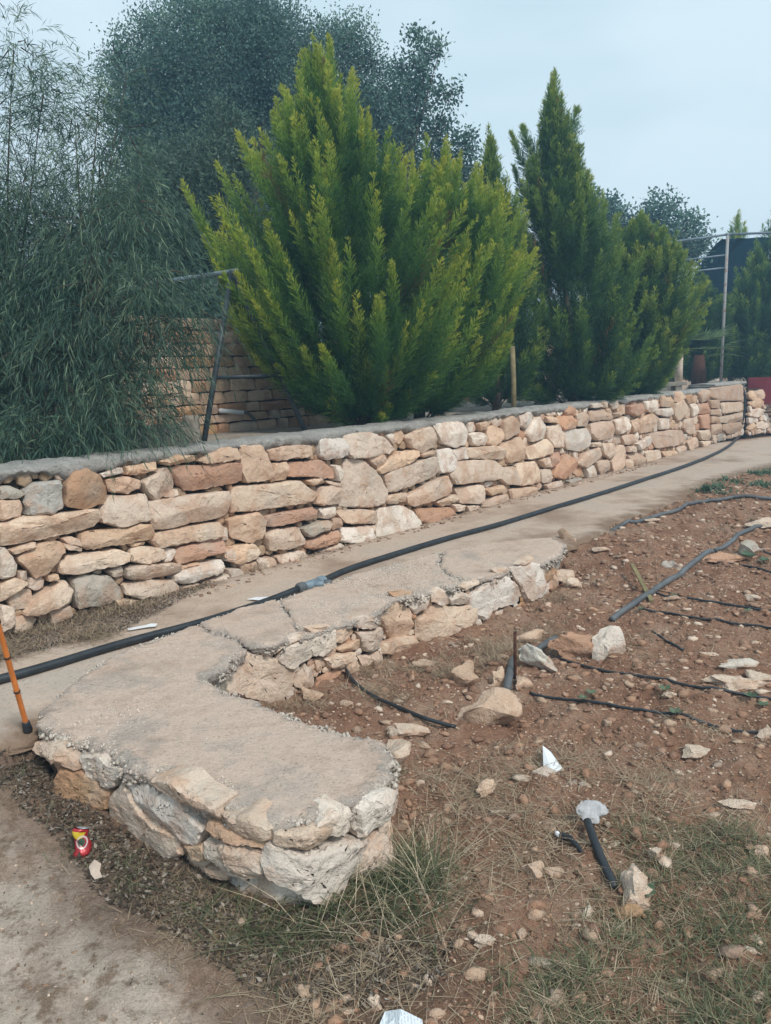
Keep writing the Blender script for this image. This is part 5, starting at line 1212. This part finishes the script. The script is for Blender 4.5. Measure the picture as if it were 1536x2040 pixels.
# ------------------------------------------------------------------ loose rocks, one by one
RK = [(1205,1280,48,92,'p','upright pointed white-and-ochre rock beside the end of the grey feeder pipe',1.4), (1152,1286,95,64,'o','broad orange-brown rock left of the upright white-and-ochre rock',.75), (1060,1322,88,34,'P','leaning bright white rock beside the upright iron stake',1.2), (926,1350,50,46,'t','blocky tan rock left of the iron stake',1),
 (978,1422,104,74,'t','large craggy cream rock in the middle of the garden corner, pale top',1.15), (1005,1400,50,40,'t','ochre rock leaning on the right side of the craggy rock',.8), (806,1456,66,44,'c','flat-topped pale rock lying on the curved black hose',.75), (783,1505,52,62,'c','pinkish cream rock wedged against the right end of the low wall',1), (998,1354,28,34,'t','small tan rock left of the iron stake foot',1), (1040,1358,30,30,'t','small tan rock just right of the iron stake foot',.8),
 (1060,1270,42,36,'t','tan rock above the bright white leaning rock',.8), (1450,1350,95,50,'c','largest flat pale rock of the pile near the right edge',.55), (1512,1348,70,50,'c','pale rock at the right end of the pile near the right edge',.6), (1405,1302,44,18,'c','thin pale flake just above the rock pile at the right',.5), (1478,1322,50,28,'p','whitish slab on top of the rock pile at the right',.5), (1384,1498,60,34,'c','flat grey-cream rock below the nearest drip line, right side',.55),
 (1264,1768,66,66,'c','round tan-white rock right of the dark hose piece, lower right',.95), (1064,1740,46,40,'t','brown split rock left of the dark hose piece',.9), (1102,1738,40,30,'t','smaller tan rock right of the brown split rock',.9), (1252,1818,42,40,'b','dark brown clod below the round tan-white rock',.9), (1305,1698,26,26,'c','small cream rock above the round tan-white rock',.9), (972,1572,34,28,'t','small tan rock right of the low wall corner',.8),
 (1040,1862,28,26,'t','lone small tan rock low in the picture centre',.9), (970,1870,48,30,'c','flat pale chip low in the picture beside the green grass',.6), (1450,1112,74,24,'o','long brick-red stone lying across the grey feeder pipe',.6), (1488,1096,42,36,'g','grey blocky rock behind the brick-red stone',.9), (1520,1042,54,36,'c','rounded cream rock near the right edge above the feeder pipe',.7), (1338,1128,32,24,'p','small whitish rock left of the feeder pipe',.8),
 (1190,1092,30,14,'c','small flat rock on the soil near the far end of the low wall',.6), (1100,1165,22,30,'t','upright chip against the far end of the low wall',1.1), (1532,1462,30,32,'c','cream rock cut by the right edge above the nearest drip line',.8), (1515,1700,46,36,'t','tan rock at the right edge of the lower bed',.8), (1480,1600,60,24,'c','long pale splinter near the right edge, mid bed',.4), (1345,1190,30,20,'t','small tan rock beyond the wooden slat',.7), (1500,1190,34,20,'c','pale rock between the far drip lines at the right',.7),
 (1290,1035,30,12,'c','flat pale stone on the edge of the path beside the dark feeder pipe',.6), (855,1320,50,22,'t','flat tan stone just below the middle of the low wall',.6), (820,1345,32,20,'o','small orange stone below the flat tan stone',.7), (1020,1160,26,22,'c','cream stone lying at the foot of the far low wall stones',.8), (700,1330,30,24,'t','brown-tan stone behind the curved black hose',.8), (618,1385,36,36,'t','tan stone in the inner corner of the hooked low wall',.9), (690,1400,40,20,'t','flat reddish stone inside the corner of the hooked low wall',.6),
 (1085,1520,26,14,'t','small flat brown stone just above the white shard',.6), (1600,1300,70,50,'c','pale rock just outside the right edge',.6), (1210,1440,30,18,'t','reddish clod beside the nearest drip line',.7), (1330,1385,24,18,'c','small cream stone between the two nearest drip lines',.8), (745,1998,30,22,'c','small pale stone above the paper packet',.8), (480,1838,22,26,'t','brown dry leaf-like stone on the litter below the low wall',.5)]
CM = dict(c=CREAM, t=TAN, o=ORA, p=PALEC, g=GREY, b=BRO, P=(.72, .68, .60))
for i, (x, y, w_, h_, c_, lab, fl) in enumerate(RK):
    if x > 1560: continue
    q = gt(x, y+h_*.25); d = q[1]*FWD[1]+(q[2]-CAM_H)*FWD[2]; ww = w_*d/F_PX; hh = h_*d/F_PX; zz = hh*min(1.1, fl); yy = min(ww, max(hh, ww*.6))
    V, F = lump((0, 0, 0), (ww, yy*.9, max(zz, .02)), 70+i, 4 if w_ > 60 else 3, .9 if w_ > 40 else 1.0, (1.15 if i == 8 else .75), 9); V = V*(1+.10*np.abs(noise(V/ww, 5, i, 3))[:, None]); V[:, 2] += zz*.28
    if i in (0,): V = V@np.array(Matrix.Rotation(.35, 3, 'Y')).T
    if i in (2,): V[:, 2] += .02; V = V*[1, .6, 1]; V = V@np.array(Matrix.Rotation(.62, 3, 'Y')).T; V[:, 2] += .035
    o = mesh_obj('rock', V+q, F, M['rock'], origin=q); sharp(o, 32); j = random.uniform(.82, 1.02); c = CM[c_]; o.color = (c[0]*j, c[1]*j, c[2]*j, 1); tag(o, lab, 'rock')
# rubble at the far end of the low wall
for i, (x, y, w_, h_, c_, lab) in enumerate([(1112,1120,44,40,'o','orange rubble stone tucked against the far end of the low wall'), (1128,1100,40,34,'t','tan rubble stone on top at the far end of the low wall'), (1118,1150,44,34,'c','cream rubble stone at the base of the far end of the low wall'), (1140,1160,26,24,'c','small rubble stone fallen just past the far end of the low wall')]):
    q = gt(x, y+10); d = q[1]; V, F = lump((0, 0, 0), (w_*d/F_PX, w_*d/F_PX*.8, h_*d/F_PX), 300+i, 3, 1.0, .4); o = mesh_obj('rock', V+q+[0, 0, h_*d/F_PX*.3+(.12 if i == 1 else 0)], F, M['rock'], origin=q); sharp(o, 32); c = CM[c_]; o.color = (*c, 1); tag(o, lab, 'rock')

# ------------------------------------------------------------------ stuff: stones, clods, straw, grass, litter
def scatter_px(n, poly, z=-.27):
    """points on the ground inside a region outlined in world plan, denser near"""
    out = []; A = np.array(poly); lo = A.min(0); hi = A.max(0)
    while len(out) < n:
        p = rng.uniform(lo, hi, (n*3, 2)); k = inside(p[:, 0], p[:, 1], poly); out += list(p[k])
    return np.array(out[:n])
def in_any(P, polys): 
    r = np.zeros(len(P), bool)
    for p in polys: r |= inside(P[:, 0], P[:, 1], p)
    return r
BED = [tuple(gnd(x, y, -.28)[:2]) for x, y in [(500,1420),(420,1360),(600,1300),(1000,1170),(1140,1085),(1240,1045),(1400,968),(1560,930),(2100,900),(2600,1300),(1900,2100),(620,2080),(560,1900),(640,1800),(760,1640),(760,1480)]]
PROTO = [lump((0, 0, 0), (1, .75, .6), s, 1, 1.0, .7, 9) for s in range(8)]; PROTO0 = [(v, f) for v, f in PROTO]
def pebbles(name, n, poly, smin, smax, mat, label, cols, sink=.25, pw=2.2, excl=(), cat='stones', zf=None):
    P = scatter_px(n, poly); P = P[~in_any(P, excl)] if excl else P
    Zp = hz(P[:, 0], P[:, 1]) if zf is None else zf(P); S = smin+(smax-smin)*rng.random(len(P))**pw*1.0; groups = {}
    for c in range(len(cols)): groups[c] = []
    sel = rng.choice(len(cols), len(P), p=np.array([c[1] for c in cols])/sum(c[1] for c in cols)); pr = rng.integers(0, 8, len(P)); root = None
    for c in range(len(cols)):
        V = []; F = []; o_ = 0
        for k in range(8):
            ii = np.where((sel == c) & (pr == k))[0]
            if not len(ii): continue
            v0, f0 = PROTO[k]; v0 = np.array(v0); f0 = np.array(f0); a = rng.uniform(0, 6.28, len(ii)); ca, sa = np.cos(a)[:, None], np.sin(a)[:, None]; s = S[ii][:, None]; st = rng.uniform(.6, 1.5, (len(ii), 1)); fz = rng.uniform(.4, 1.1, (len(ii), 1))
            X_ = (v0[None, :, 0]*ca*st-v0[None, :, 1]*sa)*s+P[ii, 0][:, None]; Y_ = (v0[None, :, 0]*sa*st+v0[None, :, 1]*ca)*s+P[ii, 1][:, None]; Z_ = v0[None, :, 2]*s*fz+Zp[ii][:, None]+s*sink*.15
            V.append(np.stack([X_, Y_, Z_], -1).reshape(-1, 3)); F.append((f0[None]+(np.arange(len(ii))*len(v0))[:, None, None]).reshape(-1, 3)+o_); o_ += len(ii)*len(v0)
        if V:
            o = mesh_obj(name, np.vstack(V), np.vstack(F), mat, None, False); o.color = (*cols[c][0], 1); tag(o, label[c] if isinstance(label, list) else label, cat, None, 'stuff')
MIX = [(CREAM, 2.2), ((.50, .35, .25), 3), ((.36, .22, .15), 6), ((.27, .155, .105), 8)]
pebbles('gravel', 25000, BED, .005, .08, M['rock'], ['cream pebbles scattered over the red garden soil', 'tan pebbles scattered over the red garden soil', 'reddish clods scattered over the garden soil', 'dark soil crumbs covering the garden bed'], MIX, pw=3.3, excl=PIECES+[PATH])
NEAR = [tuple(gnd(x, y, -.28)[:2]) for x, y in [(560,1420),(800,1310),(1140,1130),(1600,1080),(1640,2100),(640,2080),(700,1850),(800,1640),(760,1480)]]
pebbles('soil_crumbs', 30000, NEAR, .004, .022, M['rock'], ['fine cream grit in the near garden soil', 'fine tan grit in the near garden soil', 'fine reddish crumbs in the near garden soil', 'fine dark crumbs in the near garden soil'], MIX, pw=2.0, excl=PIECES, cat='soil crumbs')
pebbles('path_grit', 2500, PALE, .003, .018, M['rock'], ['pale grit on the beaten earth at the lower left', 'brown grit on the beaten earth at the lower left'], [(CREAM, 3), ((.27, .19, .13), 5)], pw=3, cat='grit')
WF = [tuple(wpt(s, o_)[:2]) for s, o_ in ((1, -.02), (5, -.02), (9, -.02), (13, -.03), (13, -.28), (9, -.20), (5, -.24), (1, -.5))]
pebbles('fallen_rubble', 1500, WF, .006, .05, M['rock'], ['cream chips and grit along the foot of the retaining wall', 'earth crumbs along the foot of the retaining wall'], [(TAN, 2), ((.24, .16, .11), 5)], pw=4, cat='rubble', zf=lambda P: np.full(len(P), .003))
def blades_on(n, poly, mat, name, label, cat, lmin, lmax, wdt, upz, tlo, thi, excl=(), clump=None, bendf=.5, zoff=.004, zf=None, mask=None, wind=(0, 0)):
    if clump:
        C = scatter_px(clump[0], poly); w8 = rng.random(clump[0])**3.0; w8 /= w8.sum(); i = rng.choice(clump[0], n, p=w8); P = C[i]+rng.normal(0, clump[1], (n, 2))
    else: P = scatter_px(n, poly)
    if len(excl): P = P[~in_any(P, excl)]
    n = len(P); z = (hz(P[:, 0], P[:, 1]) if zf is None else zf(P))+zoff
    a = rng.uniform(0, 2*pi, n); e = rng.normal(upz, .22, n); D = np.stack([np.cos(a)*np.cos(e)+wind[0], np.sin(a)*np.cos(e)+wind[1], np.abs(np.sin(e))], 1); L = rng.uniform(lmin, lmax, n)
    Pos = np.column_stack([P, z]); S = np.cross(D, [0, 0, 1.0])+1e-4
    # two segments for a curved blade
    D = norm(D); bend = np.stack([np.cos(a), np.sin(a), -np.ones(n)*.6], 1)*(L*bendf*.4)[:, None]*np.clip(D[:, 2:3]+.15, 0, 1); wdv = wdt*rng.uniform(.7, 1.3, n); Sn = norm(S)*wdv[:, None]/2
    m1 = Pos+D*L[:, None]*.5+bend*.25; tp_ = Pos+D*L[:, None]+bend; V = np.stack([Pos-Sn, Pos+Sn, m1+Sn*.9, m1-Sn*.9, tp_+Sn*.15, tp_-Sn*.15], 1).reshape(-1, 3); b = np.arange(n)[:, None]*6
    F = np.vstack([b+np.array([0, 1, 2, 3]), b+np.array([3, 2, 4, 5])]); tint = np.repeat(rng.uniform(tlo, thi, n), 6)
    o = mesh_obj(name, V, F, mat, None, False, attr={'tint': tint}); tag(o, label, cat, None, 'stuff'); return o
blades_on(15000, BED, M['straw'], 'dry_grass', 'dry straw and dead grass lying over the garden soil', 'dry grass', .03, .13, .0024, .05, .1, 1.0, PIECES+[PATH], clump=(420, .10), zoff=.006)
NR = [tuple(gnd(x, y, -.28)[:2]) for x, y in [(800,1500),(1250,1480),(1600,1600),(1640,2100),(600,2100),(640,1850),(800,1700)]]
blades_on(6500, NR, M['straw'], 'dry_grass', 'tangled dead grass in the near part of the bed', 'dry grass', .03, .14, .0024, .14, .0, .7, PIECES, clump=(260, .09), zoff=.008)
WT = [tuple(gnd(x, y, -.28)[:2]) for x, y in [(500,1420),(560,1405),(680,1345),(1000,1255),(1120,1180),(1180,1250),(1010,1340),(800,1400),(650,1440)]]
blades_on(3500, WT, M['straw'], 'dry_weeds', 'brown dead weeds at the garden foot of the low wall', 'weeds', .03, .14, .0024, .5, .0, .6, PIECES, clump=(90, .06))
GR1 = [tuple(gnd(x, y, -.29)[:2]) for x, y in [(610,1800),(760,1690),(850,1700),(905,1780),(880,1880),(760,1880),(640,1850)]]
blades_on(900, GR1, M['grass'], 'green_grass', 'clump of long green grass at the near corner of the low wall', 'grass', .07, .22, .0038, .75, .0, 1.0, PIECES, clump=(34, .055), bendf=.9)
blades_on(260, GR1, M['straw'], 'dry_stalks', 'straw-coloured stalks standing in the green grass clump', 'stalks', .12, .30, .0028, .8, .4, 1, PIECES, clump=(30, .07), bendf=.8)
GR2 = [tuple(gnd(x, y, -.29)[:2]) for x, y in [(1250,1660),(1420,1640),(1600,1720),(1640,2100),(1020,2100),(980,1960),(1150,1900),(1240,1820)]]
blades_on(4200, GR2, M['grass'], 'short_grass', 'short thin green grass in the lower right of the bed', 'grass', .03, .09, .0030, .6, .2, 1.0, PIECES, clump=(300, .07), bendf=.8)
GR3 = [tuple(gnd(x, y, -.27)[:2]) for x, y in [(380,1790),(640,1800),(700,1860),(560,1900),(420,1860)]]
blades_on(240, GR3, M['grass'], 'sparse_grass', 'sparse long green blades lying over the litter below the low wall', 'grass', .08, .22, .0038, .3, .2, 1.0, PIECES, clump=(26, .06), bendf=.9)
GR4 = [tuple(gnd(x, y, -.2)[:2]) for x, y in [(30,1500),(85,1470),(110,1600),(230,1680),(420,1760),(400,1800),(200,1730),(60,1640)]]
blades_on(260, GR4, M['grass'], 'fringe_weeds', 'small green weeds along the left foot of the low wall', 'weeds', .02, .06, .003, .7, .2, 1, PIECES, clump=(20, .04), bendf=.8)
blades_on(5000, LIT, M['straw'], 'fine_litter', 'fine straw and twigs in the dark litter at the foot of the low wall', 'litter', .015, .09, .0022, .05, .0, .6, PIECES, clump=(150, .08))
def litter(n, poly, name, label, zf=None, smin=.008, smax=.028):
    P = scatter_px(n, poly); P = P[~in_any(P, PIECES)]; n = len(P); z = (hz(P[:, 0], P[:, 1]) if zf is None else zf(P))+.004+rng.random(n)*.008; D = rnd_unit(n)*[1, 1, .45]; s = rng.uniform(smin, smax, n)
    v, f, t = blades(np.column_stack([P, z]), D, rnd_unit(n)*[1, 1, .5], s, s*.55, rng.random(n)**2.0, bend=np.array([0, 0, 1])*(s*.3*rng.random(n))[:, None]); v[:, 2] = np.maximum(v[:, 2], np.repeat(z-.003, 4))
    o = mesh_obj(name, v, f, M['litter'], None, False, attr={'tint': t}); tag(o, label, 'litter', None, 'stuff')
litter(11000, LIT, 'leaf_litter', 'grey dead leaf litter on the ground below the low wall')
litter(1500, PALE, 'stray_leaves', 'stray dead leaf bits on the pale beaten earth', smin=.004, smax=.014)
litter(9000, LIT2, 'path_litter', 'dark dead leaves and twigs banked on the path against the retaining wall', zf=lambda P: np.full(len(P), .006), smin=.006, smax=.022)
blades_on(6000, LIT2, M['straw'], 'path_twigs', 'dry twigs and straw on the path under the left part of the retaining wall', 'litter', .03, .16, .0026, .25, .0, .7, zf=lambda P: np.full(len(P), .004), clump=(60, .09))
WB_ = [tuple(wpt(s, o_)[:2]) for s, o_ in ((2.2, -.0), (6.5, -.0), (6.5, -.10), (2.2, -.22))]
blades_on(1200, WB_, M['straw'], 'wall_foot_weeds', 'wisps of dry weed growing along the foot of the retaining wall', 'weeds', .02, .12, .0024, .9, .0, .8, zf=lambda P: np.full(len(P), .002), clump=(26, .05))
FE = [tuple(gnd(x, y, 0)[:2]) for x, y in [(1385,1000),(1415,962),(1470,950),(1540,930),(1640,915),(1700,990),(1520,985),(1440,1000)]]
blades_on(1600, FE, M['weed'], 'edge_weeds', 'low green weeds along the far edge of the path, right side', 'weeds', .03, .12, .02, .7, .0, .8, clump=(26, .10))
# seedlings along the drip lines
for i, (x, y, s, lab) in enumerate([(1160,1398,.04,'seedling at the nearest drip line, leftmost plant'), (1178,1388,.045,'seedling just behind the leftmost plant of the nearest drip line'), (1325,1382,.05,'bright seedling between the two nearest drip lines'), (1345,1428,.05,'seedling behind the middle of the nearest drip line'), (1495,1395,.05,'seedling at the right under the second drip line'), (1520,1412,.045,'seedling at the right edge by the nearest drip lines'), (1275,1218,.04,'seedling at the start of the drip line below the slat'), (1343,1190,.04,'seedling on the drip line above the slat'), (1488,1222,.04,'seedling near the right end of the drip line below the slat'), (1492,1118,.09,'leafy green young plant beside the brick-red stone'), (1520,1125,.07,'second leafy young plant, right of the brick-red stone'), (1290,1790,.05,'green weed below the round tan-white rock')]):
    q = gt(x, y); k = 9 if s > .06 else 5; a = np.arange(k)*2*pi/k+random.random(); r = empty('seedling', q, lab, 'plant'); m = MB(); m.tube([q-[0, 0, .01], q+[0, 0, s*.5]], .002, 5); m.build('stem', M['straw'], r)
    D = np.stack([np.cos(a), np.sin(a), np.full(k, .45)], 1); foliage('leaves', [blades(np.tile(q+[0, 0, s*.45], (k, 1)), D, np.cross(D, [0, 0, 1.0]), s*rng.uniform(.7, 1.1, k), s*.6, rng.random(k), mid=.6)], M['weed'], r)
print('tris', sum(len(o.data.loops)-2*len(o.data.polygons) for o in scene.objects if o.type == 'MESH'))
# ------------------------------------------------------------------ haze: added volume that stands in for the lens's bluish veiling glare
HZ = bpy.data.materials.new('glare_haze'); HZ.use_nodes = True; t_ = HZ.node_tree; t_.nodes.remove(t_.nodes['Principled BSDF'])
pv = t_.nodes.new('ShaderNodeVolumePrincipled'); pv.inputs['Density'].default_value = .0065; pv.inputs['Color'].default_value = (.42, .72, 1.0, 1); pv.inputs['Anisotropy'].default_value = .2
t_.links.new(pv.outputs[0], t_.nodes['Material Output'].inputs['Volume'])
m = MB(); m.box((0, 240, 3.5), (620, 560, 9.4)); h_ = m.build('haze', HZ, None, False); h_['kind'] = 'stuff'; h_['label'] = 'added bluish haze standing in for lens glare over the far trees'; h_['category'] = 'haze'
